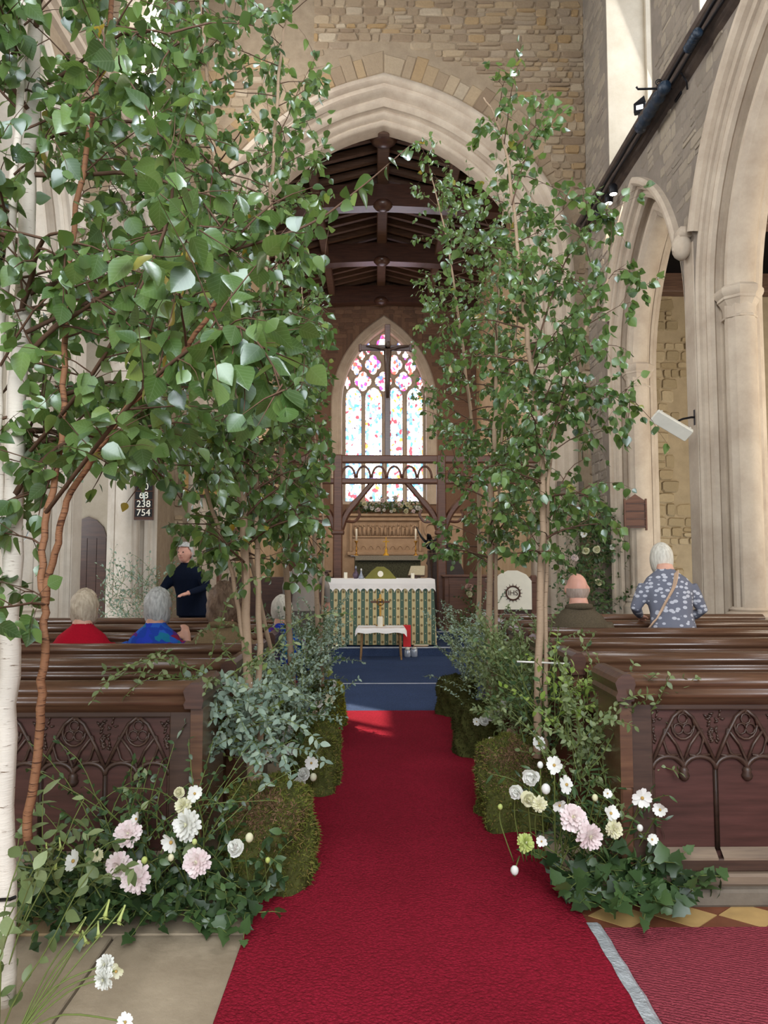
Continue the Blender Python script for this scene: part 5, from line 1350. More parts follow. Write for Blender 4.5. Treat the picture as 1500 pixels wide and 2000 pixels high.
def grow_tree(label, stems, seed, zmin, dens, blen, lsize, xlim, bias=(0, 0, 0), bark='bark', limit=300, zmax=9, extra=(), elev=(.15, .8), lpt=5, cat_twigs=True):
    rd = random.Random(seed); b0 = Vector(stems[0][0][0]); root = empty('birch_tree', (b0.x, b0.y, 0.0), 0, label, 'tree')
    base = Vector(root.location); tw = MB(); L = []
    def branch(p, d, ln_, r, lev):
        n = max(4, int(ln_ / .06)); pts = [p.copy()]; dd = d.copy()
        for i in range(n):
            t = i / n; dd = (dd + rvec(rd) * .16 + Vector((0, 0, -.05 if t < .5 else -.12))).normalized()
            pts.append(pts[-1] + dd * (ln_ / n))
        ok = [q for q in pts if xlim(q)]
        if len(ok) < 3: return
        pts = ok
        tw.tube([q - base for q in pts], [r * (1 - .75 * i / (len(pts) - 1)) for i in range(len(pts))], 4, False)
        for i in range(1, len(pts)):
            if lev == 0 and rd.random() < .85:
                t = (pts[i] - pts[i - 1]).normalized(); s = rvec(rd); s = (t * .5 + s * .9 + Vector((0, 0, -.15))).normalized()
                branch(pts[i], s, rd.uniform(.10, .26) * (ln_ / .6) ** .5, r * .45, 1)
            if lev == 1 or i > len(pts) * .55:
                for k in range(rd.choice((1, 1, 2)) if lev else 1):
                    q = pts[i - 1].lerp(pts[i], rd.random()); hang = (rvec(rd) * .8 + Vector((0, 0, -.75)) + (pts[i] - pts[i - 1]).normalized() * .5).normalized()
                    pet = q + hang * .012
                    if xlim(pet + hang * lsize): L.append((pet, hang, (rvec(rd) + Vector((0, -.35, .35))).normalized(), lsize * rd.uniform(.62, 1.2)))
        t = (pts[-1] - pts[-2]).normalized(); L.append((pts[-1], (t + Vector((0, 0, -.4))).normalized(), rvec(rd), lsize * rd.uniform(.6, 1)))
    for st in stems:
        P = [Vector(p) for p, r in st]; Rr = [r for p, r in st]
        PS = spline([tuple(p) for p in P], 6); RS = []
        for i in range(len(P) - 1): RS += [Rr[i] + (Rr[i + 1] - Rr[i]) * j / 6 for j in range(6)]
        RS.append(Rr[-1])
        PS = [p + Vector((rd.uniform(-.006, .006), rd.uniform(-.006, .006), 0)) for p in PS]
        MB().tube([p - base for p in PS], RS, 9).build('stem', M[bark] if Rr[0] > .012 else M['bark_b'], root, True)
        acc = 0; nxt = 0
        for i in range(len(PS) - 1):
            a, b = PS[i], PS[i + 1]; sl = (b - a).length; s = 0
            while acc + sl - s > nxt and s <= sl:
                p = a.lerp(b, min(1, max(0, (nxt - acc) / sl)));
                if zmin < p.z < zmax:
                    t = (b - a).normalized(); az = rd.uniform(0, 2 * PI); e = rd.uniform(*elev)
                    d = (Vector((math.cos(az), math.sin(az), 0)) * math.cos(e) + Vector((0, 0, math.sin(e))) + Vector(bias) * rd.uniform(.3, 1)).normalized()
                    branch(p, d, rd.uniform(*blen), max(.0035, RS[i] * .38), 0)
                nxt += rd.uniform(.6, 1.4) / dens
                if nxt - acc > sl: break
            acc += sl
    for pts, r in extra:     # long single boughs
        P = spline([tuple(p) for p in pts], 8); tw.tube([p - base for p in P], [r * (1 - .8 * i / len(P)) for i in range(len(P))], 5, False)
        for i in range(4, len(P)):
            t = (P[i] - P[i - 1]).normalized()
            if rd.random() < .75: branch(P[i], (t * .6 + rvec(rd) * .8).normalized(), rd.uniform(.12, .3), r * .35, 1)
            if rd.random() < .8: L.append((P[i], (rvec(rd) * .8 + Vector((0, 0, -.7))).normalized(), (rvec(rd) + Vector((0, -.35, .3))).normalized(), lsize * rd.uniform(.7, 1.2)))
    tag(tw.build('twigs', M['twig'], root, True), kind='stuff')
    bpy.context.view_layer.update()
    put_leaves(root, L, 'birch', M['leaf'], limit)
    return root, len(L)

def stem(pts, d, r0, r1):
    n = len(pts); return [((at(x, y, d if not isinstance(d, (list, tuple)) else d[i])), r0 + (r1 - r0) * i / (n - 1)) for i, (x, y) in enumerate(pts)]
left_lim = lambda k: (lambda q: q.x < -k * q.y - .02)
right_lim = lambda k: (lambda q: q.x > k * q.y)
cnt = []
def low_ok(lim, lo): return lambda q: lim(q) and q.z > lo
# left row, nearest first
T = grow_tree('nearest white birch at the left edge of the picture', [stem([(8, 1960), (10, 1500), (22, 1150), (36, 760), (56, 300), (70, 0), (80, -320)], 2.45, .036, .022),
                         stem([(14, 1120), (-6, 800), (20, 450), (40, 150), (48, -250)], [2.45, 2.42, 2.35, 2.3, 2.3], .016, .010)], 21, 1.55, 10, (.35, .85), .060,
          lambda q: left_lim(.075)(q) and q.y > 1.25 and q.z > 1.22 and (q.z > 1.74 or q.x < -.44 * q.y), (.45, -.25, .0), 'bark_w', 300, 4.2,
          extra=[([at(50, 650, 2.4), at(240, 560, 2.35), at(420, 500, 2.3), at(600, 440, 2.35), at(700, 370, 2.4), at(800, 285, 2.45)], .008),
                 ([at(60, 880, 2.3), at(200, 700, 1.9), at(330, 420, 1.75), at(300, 240, 1.7), at(180, 60, 1.7)], .007),
                 ([at(90, 1000, 2.2), at(245, 800, 1.75), at(360, 690, 1.55), at(470, 640, 1.45), at(560, 760, 1.4)], .007)]); cnt.append(T[1])
T = grow_tree('thin twisted brown stemmed birch beside the nearest white trunk', [stem([(52, 1640), (74, 1440), (84, 1280), (88, 1180), (112, 1060), (140, 960), (240, 810), (345, 700), (440, 560)], [2.3, 2.25, 2.2, 2.2, 2.15, 2.1, 2.0, 1.95, 1.9], .014, .006),
                         stem([(88, 1180), (84, 1050), (120, 860), (128, 640), (150, 400), (220, 0), (240, -150)], [2.2, 2.25, 2.3, 2.35, 2.4, 2.4, 2.4], .011, .008)], 22, 1.35, 7.0, (.25, .6), .060,
          lambda q: left_lim(.085)(q) and q.y > 1.25 and q.z > 1.2 and (q.z > 1.74 or q.x < -.44 * q.y), (.3, .0, .0), 'bark_b', 300, 4.0); cnt.append(T[1])
T = grow_tree('birch with paired pale stems rising from the nearest left moss mound', [stem([(492, 1560), (482, 1200), (470, 900), (445, 550), (405, 150), (385, -120)], 3.85, .027, .007),
                         stem([(508, 1560), (506, 1200), (500, 900), (520, 500), (545, 150), (560, 20)], 3.9, .018, .006), stem([(482, 1300), (452, 1120), (390, 920), (310, 700), (265, 480), (245, 250)], [3.85, 3.85, 3.9, 4.0, 4.1, 4.15], .013, .005)], 23, 1.45, 13, (.35, .75), .058,
          lambda q: left_lim(.06)(q) and q.z > 1.32 and (q.z > 1.95 or q.x > -1.02), (-.05, -.15, .05), 'bark', 300, 4.9); cnt.append(T[1])
T = grow_tree('birch with one slender stem from the middle left moss mound', [stem([(580, 1440), (558, 1100), (548, 800), (540, 520), (520, 300)], 5.2, .026, .005),
                         stem([(560, 1400), (470, 1000), (430, 700), (400, 420)], 5.5, .018, .008)], 24, 1.45, 13, (.35, .75), .056,
          lambda q: left_lim(.055)(q) and q.z > 1.25 and (q.z > 2.1 or q.x > -1.4), (0, -.1, .05), 'bark', 300, 5.0); cnt.append(T[1])
T = grow_tree('farthest left birch beside the altar with a forked pale stem', [stem([(628, 1340), (616, 1100), (604, 860), (598, 700), (590, 560)], 6.5, .026, .005),
                         stem([(624, 1300), (632, 1100), (622, 900), (570, 640)], 6.5, .014, .007)], 25, 1.5, 13, (.3, .62), .054,
          lambda q: left_lim(.062)(q) and q.z > 1.30, (-.1, 0, .05), 'bark', 200, 4.6); cnt.append(T[1])
# right row
T = grow_tree('nearest right birch with twin stems rising from the moss', [stem([(1050, 1480), (1055, 1180), (1060, 920), (1028, 640), (1010, 480), (985, 280), (945, 190)], 4.15, .024, .004),
                         stem([(1068, 1480), (1066, 1180), (1075, 900), (1120, 700), (1190, 545)], [4.2, 4.2, 4.15, 4.1, 4.05], .014, .006)], 31, 1.5, 13, (.25, .52), .054,
          lambda q: right_lim(.072)(q) and q.z > 1.35, (-.05, 0, .05), 'bark', 300, 4.1,
          extra=[([at(1062, 880, 4.1), at(1120, 760, 4.0), at(1180, 770, 3.95), at(1240, 785, 3.9)], .006), ([at(1040, 700, 4.1), at(1100, 520, 4.1), at(1160, 430, 4.1), at(1195, 430, 4.05)], .006),
                 ([at(1000, 400, 4.1), at(1030, 300, 4.1), at(1070, 240, 4.1)], .005)]); cnt.append(T[1])
T = grow_tree('middle right birch with a pair of straight pale stems', [stem([(958, 1360), (956, 1020), (968, 800), (972, 600), (985, 380)], 5.6, .026, .005),
                         stem([(968, 1360), (972, 1020), (990, 760), (1040, 480)], 5.65, .016, .004)], 32, 1.45, 13, (.3, .62), .054,
          lambda q: right_lim(.058)(q) and q.z > 1.35, (.05, 0, .05), 'bark', 300, 4.6); cnt.append(T[1])
T = grow_tree('farthest right birch with a thin stem near the altar', [stem([(932, 1290), (936, 1000), (918, 800), (896, 620), (872, 460), (838, 330)], 6.9, .024, .004)], 33, 1.5, 12, (.35, .7), .054,
          lambda q: right_lim(.050)(q) and q.z > 1.35, (0, 0, .05), 'bark', 200, 5.4); cnt.append(T[1])
print('LEAVES', cnt, sum(cnt))

# ------------------------------------------------------------ moss mounds
def moss(label, c, sx_, sy_, h, mat, seed, fuzz=2600, extra_mat=None):
    rd = random.Random(seed); o = empty('moss_mound', c, 0, label, 'moss mound'); nu, nv = 40, 20; V = []
    ph = [rd.uniform(0, 6) for _ in range(8)]
    def shape(th, v):
        sup = (abs(math.cos(th)) ** 3.2 + abs(math.sin(th)) ** 3.2) ** (-1 / 3.2)
        if v < .72: r = 1.0 - .10 * (v / .72) ** 2 - .06 * (1 - v) ; z = v / .72 * .88
        else: a = (v - .72) / .28 * PI / 2; r = .90 * math.cos(a); z = .88 + .12 * math.sin(a)
        lump = 1 + .10 * math.sin(3 * th + ph[0] + 4 * v) + .08 * math.sin(5 * th + ph[1] - 7 * v) + .05 * math.sin(9 * th + ph[2] + 11 * v)
        return Vector((sx_ * r * sup * math.cos(th) * lump, sy_ * r * sup * math.sin(th) * lump, h * z * (1 + .05 * math.sin(4 * th + ph[3]))))
    for i in range(nv + 1):
        for j in range(nu): V.append(shape(2 * PI * j / nu, i / nv))
    MB().add(V, [(i * nu + j, i * nu + (j + 1) % nu, (i + 1) * nu + (j + 1) % nu, (i + 1) * nu + j) for i in range(nv) for j in range(nu)]).build('moss_core', M['moss_base'], o, True)
    for mt, nfz in ((mat, fuzz), (extra_mat, fuzz // 4)):
        if mt is None: continue
        fz = MB()
        for k in range(nfz):
            th = rd.uniform(0, 2 * PI); v = rd.random() ** .9
            if mt is extra_mat: th = rd.gauss(-PI * .55, .5); v = min(.99, abs(rd.gauss(.75, .15)))
            p = shape(th, v); nrm = (p - Vector((0, 0, h * .45))); nrm = Vector((nrm.x / sx_, nrm.y / sy_, nrm.z / h)).normalized()
            d = (nrm * .8 + rvec(rd) * .9 + Vector((0, 0, -.1))).normalized(); l = rd.uniform(.008, .022); s = d.cross(rvec(rd)).normalized() * rd.uniform(.002, .0045)
            fz.add([p - s, p + s, p + d * l + s * .4, p + d * l * 1.25], [(0, 1, 2), (0, 2, 3)])
        tag(fz.build('moss_fibres', mt, o), kind='stuff')
    return o
def ground(px, py): d = FOC * CAMZ / (py - 1100); return at(px, py, d)
moss('big green and brown moss mound by the left flower bank', (-.50, 3.62, .012), .20, .24, .43, M['moss'], 1, 9500, M['moss_br'])
moss('green moss mound second along the left of the runner', (-.42, 5.05, .012), .17, .22, .40, M['moss'], 2, 6500)
moss('yellow-green moss mound nearest the blue carpet on the left', (-.44, 6.95, .012), .15, .18, .38, M['moss_b'], 3, 5000)
moss('large dark moss mound nearest the viewer on the right', (.80, 4.42, .012), .21, .24, .45, M['moss'], 4, 8500, M['moss_br'])
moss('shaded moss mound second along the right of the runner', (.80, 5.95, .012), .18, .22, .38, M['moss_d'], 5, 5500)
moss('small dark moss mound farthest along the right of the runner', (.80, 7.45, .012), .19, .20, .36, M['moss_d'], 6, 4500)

# ------------------------------------------------------------ greenery banks
def bank(name, label, c, spread, n_stems, stem_len, kind, mat, lsize, seed, up=.8, lim=220, out=(0, 0), per=.03, stem_mat='twig_g', pair=False, keep=None):
    rd = random.Random(seed); o = empty(name, c, 0, label, 'greenery'); base = Vector(c); tw = MB(); L = []
    for k in range(n_stems):
        p = base + Vector((rd.uniform(-1, 1) * spread[0], rd.uniform(-1, 1) * spread[1], rd.uniform(0, spread[2])))
        d = (Vector((rd.uniform(-1, 1) + out[0], rd.uniform(-1, 1) + out[1], up * rd.uniform(.5, 1.4)))).normalized(); ln_ = rd.uniform(*stem_len); n = max(4, int(ln_ / per)); pts = [p]
        for i in range(n):
            d = (d + rvec(rd) * .13 + Vector((0, 0, -.08 * i / n * (2 if up < .6 else 1)))).normalized(); q = pts[-1] + d * (ln_ / n)
            if q.z < .03: q.z = .03
            pts.append(q)
        tw.tube([q - base for q in pts], [.0032 * (1 - .6 * i / len(pts)) for i in range(len(pts))], 4, False)
        for i in range(1, len(pts)):
            t = (pts[i] - pts[i - 1]).normalized(); sd = rvec(rd)
            for sg in ((1, -1) if pair else (rd.choice((1, -1)),)):
                ld = (t * .55 + sd * sg * .9).normalized(); nn = (rvec(rd) * .6 + Vector((0, -.4, .8))).normalized(); s = lsize * rd.uniform(.6, 1.25)
                if pts[i].z + ld.z * s < .015: ld.z = abs(ld.z) * .2
                if keep is None or keep(pts[i]): L.append((pts[i], ld, nn, s))
    tag(tw.build('stems', M[stem_mat], o, True), kind='stuff'); bpy.context.view_layer.update()
    put_leaves(o, L, kind, mat, lim); return len(L)
nb = 0
# left front bank
nb += bank('greenery_bank', 'dark leafy bank filling the left foreground flower arrangement', (-1.02, 3.28, .02), (.50, .14, .18), 170, (.10, .34), 'oval', M['leaf_dark'], .050, 41, .7, 300, (0, -.5))
nb += bank('greenery_bank', 'low ivy leaves along the stone floor under the left flowers', (-1.0, 3.22, .02), (.50, .10, .06), 60, (.10, .28), 'ivy', M['leaf_dark'], .058, 42, .35, 200, (0, -.6))
nb += bank('olive_sprays', 'arching olive green sprays at the left of the left flower bank', (-1.28, 3.05, .10), (.22, .16, .2), 16, (.35, .7), 'oval', M['leaf_olive'], .055, 43, .9, 180, (.1, -.2), .05)
nb += bank('cotoneaster_sprays', 'tangled small-leaved dark sprays before the left carved pew', (-.98, 3.28, .25), (.25, .08, .1), 40, (.3, .6), 'oval', M['leaf_dark'], .030, 44, 1.2, 200, (.1, -.05), .03)
nb += bank('eucalyptus_spray', 'silvery eucalyptus hanging beside the paired left birch stems', (-.68, 3.72, .56), (.15, .12, .34), 60, (.16, .42), 'oval', M['leaf_grey'], .042, 45, .15, 300, (.05, -.3), .025, 'twig_g', True)
nb += bank('trailing_vine', 'grey leaved vine trailing across the left pew end', (-.80, 3.75, .85), (.2, .15, .2), 14, (.35, .8), 'oval', M['leaf_olive'], .034, 46, .5, 140, (-.3, -.3), .045, 'twig_g', True)
nb += bank('tobacco_plant', 'tall pale green stems with drooping leaves at the lower left corner', (-1.22, 2.42, .02), (.08, .08, .05), 9, (.45, .85), 'oval', M['leaf_olive'], .060, 47, 2.6, 80, (.15, .0), .07)
# left mid and far
nb += bank('lime_foliage', 'bright green foliage climbing the left pew end', (-.80, 4.25, .35), (.12, .2, .3), 30, (.2, .5), 'oval', M['leaf_lime'], .046, 48, 1.0, 200, (.1, 0), .035)
nb += bank('white_flowered_shrub', 'dense grey-green shrub behind the second left moss mound', (-.62, 5.0, .34), (.17, .4, .42), 120, (.18, .45), 'oval', M['leaf_grey'], .030, 49, 1.0, 300, (.1, -.1), .025, 'twig_g', True)
nb += bank('greenery_bank', 'dark green bank behind the second left moss mound', (-.60, 5.05, .22), (.18, .28, .3), 60, (.15, .4), 'oval', M['leaf_dark'], .040, 50, .9, 200, (.1, -.1))
nb += bank('grey_shrub', 'tall grey-green shrub by the farthest left birch', (-.60, 6.50, .28), (.15, .6, .62), 150, (.2, .5), 'oval', M['leaf_grey'], .030, 51, 1.1, 260, (.08, 0), .028, 'twig_g', True)
nb += bank('dark_shrub', 'dark green shrub in the gap before the standing visitor', (-.68, 6.3, .3), (.15, .5, .55), 60, (.2, .5), 'oval', M['leaf_dark'], .042, 52, 1.1, 200, (0, 0))
# right near
nb += bank('ivy_bank', 'broad ivy leaves spilling over the tiles on the right', (1.07, 3.36, .02), (.24, .08, .10), 70, (.10, .32), 'ivy', M['leaf_dark'], .075, 61, .42, 300, (.15, -.5), .045)
nb += bank('greenery_bank', 'dark feathery greenery behind the pink dahlias on the right', (1.02, 3.48, .10), (.22, .12, .25), 70, (.15, .4), 'willow', M['leaf_dark'], .050, 62, .9, 260, (0, -.2))
nb += bank('snowberry_sprays', 'arching sprays of rounded leaves against the right carved pew', (1.05, 3.62, .40), (.12, .10, .25), 34, (.30, .75), 'oval', M['leaf_olive'], .034, 63, 1.2, 300, (.25, -.1), .034, 'twig_g', True)
nb += bank('lime_foliage', 'bright lime leaves between the right pew ends', (1.02, 3.95, .62), (.10, .14, .22), 26, (.15, .38), 'oval', M['leaf_lime'], .040, 64, .7, 200, (.1, -.2), .03)
nb += bank('dark_sprays', 'upright dark sprays behind the nearest right birch stems', (.98, 4.30, .40), (.14, .2, .3), 50, (.25, .6), 'oval', M['leaf_dark'], .036, 65, 1.3, 260, (0, 0))
nb += bank('grey_shrub', 'fine grey-green shrub along the right pew ends', (.94, 5.20, .32), (.16, .6, .58), 160, (.2, .5), 'oval', M['leaf_olive'], .030, 66, 1.1, 300, (-.08, 0), .028, 'twig_g', True)
nb += bank('pale_shrub', 'pale frothy shrub above the farthest right moss mounds', (.90, 6.60, .34), (.18, .7, .55), 140, (.2, .45), 'oval', M['leaf_grey'], .028, 67, 1.1, 260, (-.1, 0), .028, 'twig_g', True)
# flower column by the right of the arch, left pedestal
q = at(1150, 1190, 12.6)
nb += bank('foliage_column', 'tall dark pedestal of foliage against the right of the chancel arch', (q.x, 12.5, .4), (.42, .25, 2.0), 260, (.3, .75), 'oval', M['leaf_dark'], .075, 68, .4, 300, (0, -.25), .06)
q = at(270, 1180, 10.8)
nb += bank('foliage_pedestal', 'grey-green pedestal arrangement beyond the left pews', (q.x, 10.8, .4), (.55, .25, .9), 130, (.25, .6), 'oval', M['leaf_grey'], .045, 69, .9, 260, (0, -.2), .05)
q = at(755, 1000, 21.95)
nb += bank('window_foliage', 'long row of dark foliage on the ledge below the stained glass', (q.x, 21.95, rz(1003)), (1.05, .12, .15), 150, (.15, .4), 'oval', M['leaf_dark'], .09, 70, 1.2, 200, (0, -.2), .06)
nb += bank('foliage_pedestal', 'small dark arrangement before the oak desk on the right', (at(915, 1180, 12.9).x, 12.9, .3), (.14, .12, .7), 40, (.2, .4), 'oval', M['leaf_dark'], .06, 71, .6, 120, (0, -.2), .05)
print('BANK', nb)

# ------------------------------------------------------------ flowers
PET = {'cosmos': petal_shape(.29, .10), 'dahlia': petal_shape(.17, .12, False), 'ball': petal_shape(.55, .75, False)}
_pt = {}
def pet_me(k, mat):
    if (k, mat.name) not in _pt: _pt[(k, mat.name)] = MB().add(*PET[k]).mesh('petal', mat, True)
    return _pt[(k, mat.name)]
ORD = ['leftmost', 'second from the left', 'third from the left', 'fourth from the left', 'fifth from the left', 'sixth from the left', 'seventh from the left', 'eighth from the left', 'ninth from the left', 'tenth from the left', 'eleventh from the left', 'twelfth from the left']
def flower(kind, p, r, mat, label, rd, face=None, foot=None, group=None, cat='flower'):
    p = Vector(p); o = empty({'cosmos': 'cosmos_flower', 'dahlia': 'dahlia_flower', 'ball': 'pompon_flower', 'trumpet': 'tobacco_flower', 'bud': 'flower_bud'}[kind], p, 0, label, cat, group)
    wd_ = .9 if kind == 'cosmos' else .5; f = (face or (Vector((rd.uniform(-wd_, wd_), -1, rd.uniform(-.3, .7))))).normalized()
    X = f.cross(Vector((0, 0, 1))).normalized(); Y = X.cross(f)
    def ring(n, tilt, rr, off, k, m_, ph=0):
        for i in range(n):
            a = 2 * PI * i / n + ph + rd.uniform(-.08, .08); tl = tilt + rd.uniform(-.2, .2); d = (X * math.cos(a) + Y * math.sin(a)) * math.cos(tl) + f * math.sin(tl)
            inst('petal', pet_me(k, m_), o, frame(f * off, d, f, rr * rd.uniform(.88, 1.08)))
    if kind == 'cosmos':
        ring(8, rd.uniform(.0, .45), r, 0, 'cosmos', mat, rd.random()); MB().ball(f * .006, (r * .17,) * 3, 8, 6).build('centre', M['stamen'], o, True)
    elif kind == 'dahlia':
        ring(16, -.25, r, 0, 'dahlia', mat); ring(16, .10, r * .95, r * .06, 'dahlia', mat, .2); ring(14, .42, r * .82, r * .12, 'dahlia', mat, .1); ring(11, .75, r * .64, r * .18, 'dahlia', mat, .3); ring(7, 1.1, r * .46, r * .24, 'dahlia', mat, .1)
        MB().ball(f * r * .25, (r * .16,) * 3, 7, 5).build('centre', M['p_cream'], o, True)
    elif kind == 'ball':
        for k in range(4): ring((9, 9, 7, 4)[k], -.5 + k * .5, r * .86, 0, 'ball', mat, k * .3)
        MB().ball((0, 0, 0), (r * .55,) * 3, 8, 6).build('centre', mat, o, True)
    elif kind == 'bud':
        MB().ball((0, 0, 0), (r, r, r * 1.15), 8, 6).build('bud', mat, o, True); MB().lathe([(.001, -r * 1.5), (r * .5, -r * 1.0), (r * .8, -r * .5)], 6).build('calyx', M['twig_g'], o, True)
    elif kind == 'trumpet':
        d = f; MB().tube([(0, 0, 0), d * -r * .6, d * -r * 1.7], [r * .28, r * .16, r * .12], 7).build('tube', mat, o, True)
        for i in range(5):
            a = 2 * PI * i / 5; dd = (X * math.cos(a) + Y * math.sin(a)) * .9 + f * .3; inst('petal', pet_me('cosmos', mat), o, frame(Vector((0, 0, 0)), dd, f, r * .75))
    if foot is not None:
        e = Vector(foot) - p; mid = e * .5 + Vector((rd.uniform(-.03, .03), rd.uniform(-.02, .02), .04)); MB().tube(spline([(0, 0, 0) if kind != 'trumpet' else tuple(f * -r * 1.6), tuple(mid), tuple(e)], 4), .0028, 5).build('stem', M['twig_g'], o, True)
    return o
def cluster(items, where, foot_f, seed):
    """items: (kind, material key, px, py, distance, radius in picture points); labels number alike flowers from left to right"""
    rd = random.Random(seed); kinds = {}
    names = {('cosmos', 'p_white'): 'white cosmos flower', ('dahlia', 'p_pink'): 'large blush pink dahlia', ('dahlia', 'p_white'): 'large white dahlia', ('ball', 'p_white'): 'round white pompon flower', ('ball', 'p_cream'): 'round cream pompon flower', ('dahlia', 'p_cream'): 'cream dahlia',
             ('trumpet', 'p_lime'): 'lime green tobacco flower', ('bud', 'p_cream'): 'small cream bud', ('bud', 'p_white'): 'small white bud', ('bud', 'p_lime'): 'small yellow-green bud', ('dahlia', 'p_lime'): 'greenish zinnia', ('dahlia', 'p_mauve'): 'dusty pink dahlia', ('ball', 'p_mauve'): 'dusty pink round flower', ('ball', 'p_pink'): 'round blush flower', ('cosmos', 'p_pink'): 'blush cosmos flower', ('cosmos', 'p_cream'): 'cream cosmos flower'}
    for it in items: kinds.setdefault((it[0], it[1]), []).append(it)
    for key, L in kinds.items():
        L.sort(key=lambda i: i[2])
        for n, (k, mk, px, py, d, r) in enumerate(L):
            p = at(px, py, d); nm = names[key]
            lab = '%s in %s' % (nm, where) if len(L) == 1 else '%s, %s in %s' % (nm, ORD[n] if n < 12 else 'number %d from the left' % (n + 1), where)
            flower(k, p, r * d / FOC, M[mk], lab, rd, None if k != 'trumpet' else Vector((rd.uniform(-.5, .5), -.4, -.7)), foot_f(p), None)
cluster([('dahlia', 'p_pink', 250, 1628, 3.0, 25), ('dahlia', 'p_white', 366, 1611, 3.02, 30), ('dahlia', 'p_pink', 231, 1690, 2.98, 25), ('dahlia', 'p_pink', 264, 1714, 2.93, 29), ('dahlia', 'p_pink', 384, 1684, 2.97, 27),
         ('ball', 'p_white', 462, 1656, 3.05, 16), ('cosmos', 'p_white', 336, 1644, 2.97, 21), ('cosmos', 'p_white', 380, 1550, 3.1, 16), ('ball', 'p_cream', 350, 1548, 3.1, 10), ('dahlia', 'p_cream', 358, 1574, 3.08, 17), ('bud', 'p_cream', 372, 1562, 3.1, 8),
         ('cosmos', 'p_white', 145, 1682, 2.95, 20), ('dahlia', 'p_cream', 190, 1670, 2.97, 12), ('bud', 'p_lime', 282, 1680, 2.95, 6), ('bud', 'p_cream', 334, 1675, 2.95, 6), ('bud', 'p_lime', 380, 1644, 2.97, 5), ('cosmos', 'p_white', 268, 1600, 3.02, 14), ('bud', 'p_cream', 487, 1636, 3.05, 8), ('bud', 'p_lime', 523, 1680, 3.0, 5),
         ('trumpet', 'p_lime', 92, 1665, 2.9, 11), ('trumpet', 'p_lime', 118, 1655, 2.92, 11), ('trumpet', 'p_lime', 108, 1695, 2.9, 11)],
        'the left flower bank', lambda p: (p.x * .9 - .08, 3.25, .12), 81)
cluster([('trumpet', 'p_lime', 205, 1790, 2.6, 17), ('trumpet', 'p_lime', 232, 1800, 2.6, 17), ('trumpet', 'p_lime', 152, 1818, 2.6, 15), ('trumpet', 'p_lime', 168, 1840, 2.58, 13), ('trumpet', 'p_lime', 192, 1826, 2.6, 14), ('dahlia', 'p_white', 206, 1884, 2.5, 19), ('dahlia', 'p_white', 204, 1912, 2.48, 20), ('cosmos', 'p_lime' if False else 'p_cream', 228, 1895, 2.5, 16), ('cosmos', 'p_white', 245, 1996, 2.35, 16)],
        'the lower left corner', lambda p: (-1.12, 2.42, .03), 82)
cluster([('dahlia', 'p_pink', 1119, 1597, 3.08, 27), ('dahlia', 'p_pink', 1151, 1633, 3.04, 27), ('cosmos', 'p_white', 1083, 1495, 3.3, 18), ('cosmos', 'p_white', 1105, 1533, 3.25, 18), ('ball', 'p_white', 1037, 1516, 3.3, 16), ('ball', 'p_white', 1008, 1546, 3.3, 13), ('ball', 'p_cream', 1030, 1561, 3.28, 14), ('dahlia', 'p_cream', 1053, 1570, 3.25, 15),
         ('bud', 'p_white', 1066, 1541, 3.25, 9), ('cosmos', 'p_white', 1093, 1572, 3.2, 15), ('cosmos', 'p_white', 1192, 1589, 3.12, 17), ('dahlia', 'p_cream', 1199, 1619, 3.1, 18), ('cosmos', 'p_white', 1254, 1558, 3.15, 20), ('cosmos', 'p_white', 1290, 1581, 3.15, 15), ('cosmos', 'p_white', 1273, 1640, 3.1, 12), ('bud', 'p_white', 1250, 1617, 3.12, 6),
         ('dahlia', 'p_lime', 1026, 1646, 3.2, 18), ('cosmos', 'p_white', 1058, 1643, 3.15, 11), ('bud', 'p_white', 1005, 1700, 3.15, 8), ('cosmos', 'p_white', 1186, 1550, 3.2, 10), ('bud', 'p_cream', 1162, 1558, 3.2, 6), ('bud', 'p_lime', 977, 1576, 3.4, 5), ('bud', 'p_white', 1055, 1494, 3.35, 6), ('cosmos', 'p_white', 1052, 1452, 3.8, 14)],
        'the right flower bank', lambda p: (p.x * .85 + .15, 3.45, .15), 83)
cluster([('cosmos', 'p_white', 980, 1376, 5.2, 14), ('ball', 'p_white', 958, 1398, 5.2, 11), ('ball', 'p_white', 944, 1408, 5.2, 10), ('ball', 'p_white', 970, 1396, 5.2, 10), ('cosmos', 'p_white', 930, 1410, 5.2, 8), ('cosmos', 'p_white', 966, 1448, 4.9, 13), ('bud', 'p_white', 990, 1446, 4.8, 7), ('dahlia', 'p_mauve', 997, 1430, 4.8, 9)],
        'the second right mound clump', lambda p: (.86, p.y + .15, .35), 84)
cluster([('ball', 'p_white', 594, 1512, 4.6, 12), ('ball', 'p_white', 586, 1527, 4.6, 11), ('cosmos', 'p_white', 608, 1490, 4.6, 14), ('ball', 'p_white', 570, 1462, 4.75, 12), ('ball', 'p_white', 545, 1445, 4.8, 12), ('cosmos', 'p_white', 560, 1430, 4.8, 14), ('cosmos', 'p_white', 535, 1418, 4.85, 13), ('cosmos', 'p_white', 523, 1470, 4.7, 14), ('dahlia', 'p_lime', 524, 1570, 3.6, 11), ('bud', 'p_cream', 612, 1518, 4.6, 7)],
        'the second left mound clump', lambda p: (-.56, p.y + .2, .3), 85)
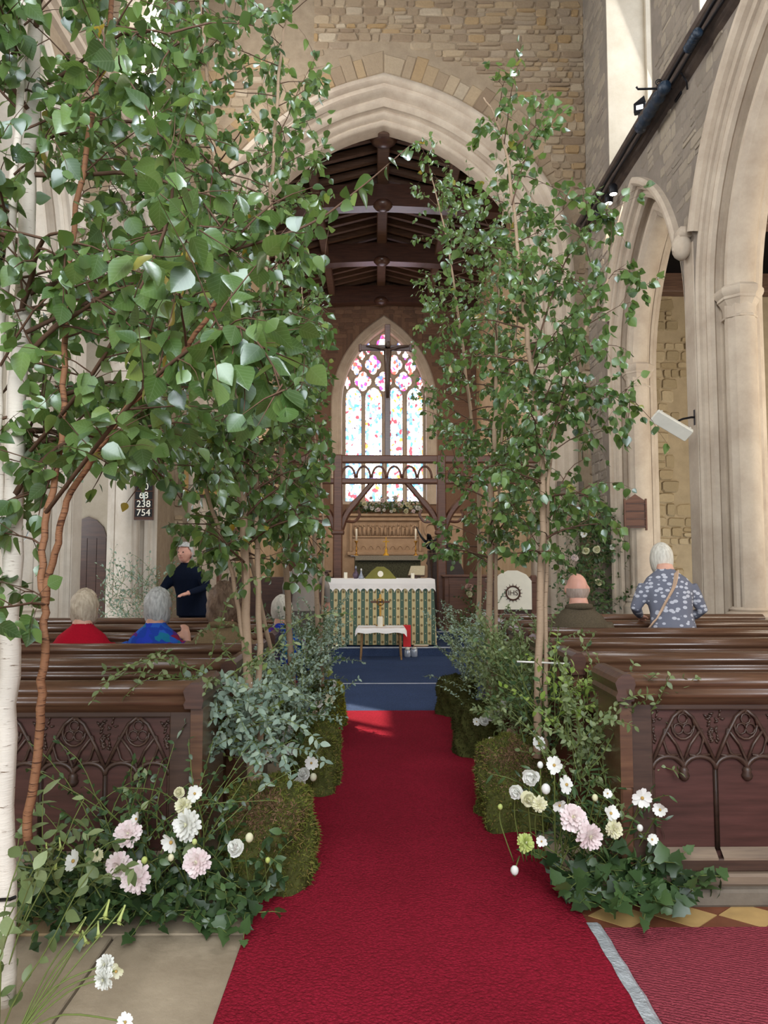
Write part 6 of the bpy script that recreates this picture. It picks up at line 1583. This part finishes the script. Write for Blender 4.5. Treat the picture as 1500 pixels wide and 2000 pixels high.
cluster([('cosmos', 'p_white', 655, 1430, 6.2, 9), ('cosmos', 'p_cream', 645, 1366, 6.5, 12), ('cosmos', 'p_white', 622, 1372, 6.4, 11), ('ball', 'p_mauve', 612, 1398, 6.3, 10), ('cosmos', 'p_white', 630, 1390, 6.4, 10), ('bud', 'p_white', 652, 1335, 6.7, 6), ('ball', 'p_white', 637, 1272, 7.2, 7), ('ball', 'p_white', 646, 1262, 7.3, 6), ('bud', 'p_white', 642, 1250, 7.3, 5), ('dahlia', 'p_lime', 640, 1312, 6.9, 10)],
        'the yellow-green mound clump', lambda p: (-.52, p.y + .1, .02), 86)
cluster([('cosmos', 'p_white', 1141, 1043, 12.1, 8), ('ball', 'p_cream', 1144, 1075, 12.1, 7), ('ball', 'p_cream', 1165, 1073, 12.1, 7), ('ball', 'p_white', 1195, 1069, 12.1, 5), ('ball', 'p_mauve', 1106, 1010, 12.1, 9), ('ball', 'p_cream', 1138, 1009, 12.1, 8), ('ball', 'p_white', 1115, 1040, 12.1, 4), ('ball', 'p_cream', 1168, 1138, 12.1, 7), ('ball', 'p_pink', 1122, 1090, 12.1, 7)],
        'the foliage column by the arch', lambda p: (p.x, 12.4, p.z - .1), 87)
rd = random.Random(9); it = []
for k in range(22):
    px = 702 + 128 * (k + rd.uniform(.1, .9)) / 22; it.append(('ball', rd.choice(('p_white', 'p_cream', 'p_cream', 'p_pink')), px, rd.uniform(968, 1000), 21.72, rd.uniform(3.0, 5.2)))
cluster(it, 'the ledge row below the stained glass', lambda p: (p.x, 21.9, rz(1003) + .01), 88)
cluster([('ball', 'p_mauve', 916, 1147, 12.7, 7), ('ball', 'p_cream', 916, 1161, 12.7, 6)], 'the small arrangement by the oak desk', lambda p: (p.x, 12.85, p.z - .1), 89)

# ties that hold the birch stems
tie = MB().tube([at(340, 1333, 3.75), at(420, 1334, 3.8), at(492, 1334, 3.84)], .006, 5).build('guy_rope', M['rope']); tag(tie, 'white cord tying the paired birch stems to the left pew', 'cord')
tie = MB().tube([at(1010, 1292, 4.2), at(1060, 1294, 4.14), at(1140, 1298, 4.2)], .005, 5).build('guy_rope', M['rope']); tag(tie, 'white cord tying the right birch stems to the pew end', 'cord')
tie = MB().tube([at(-8, 1758, 2.42), at(20, 1756, 2.40), at(30, 1752, 2.42)], .006, 5).build('tie_band', M['black']); tag(tie, 'black band around the nearest white trunk', 'band')
# fallen leaf on the runner edge
fl2 = inst('fallen_leaf', leaf_me('birch', 1, M['leaf_olive']), None, frame(ground(543, 1752) + Vector((0, 0, .02)), Vector((.2, .8, 0)), Vector((0, 0, 1)), .05)); tag(fl2, 'single fallen grey-green leaf at the runner edge by the big moss mound', 'leaf')
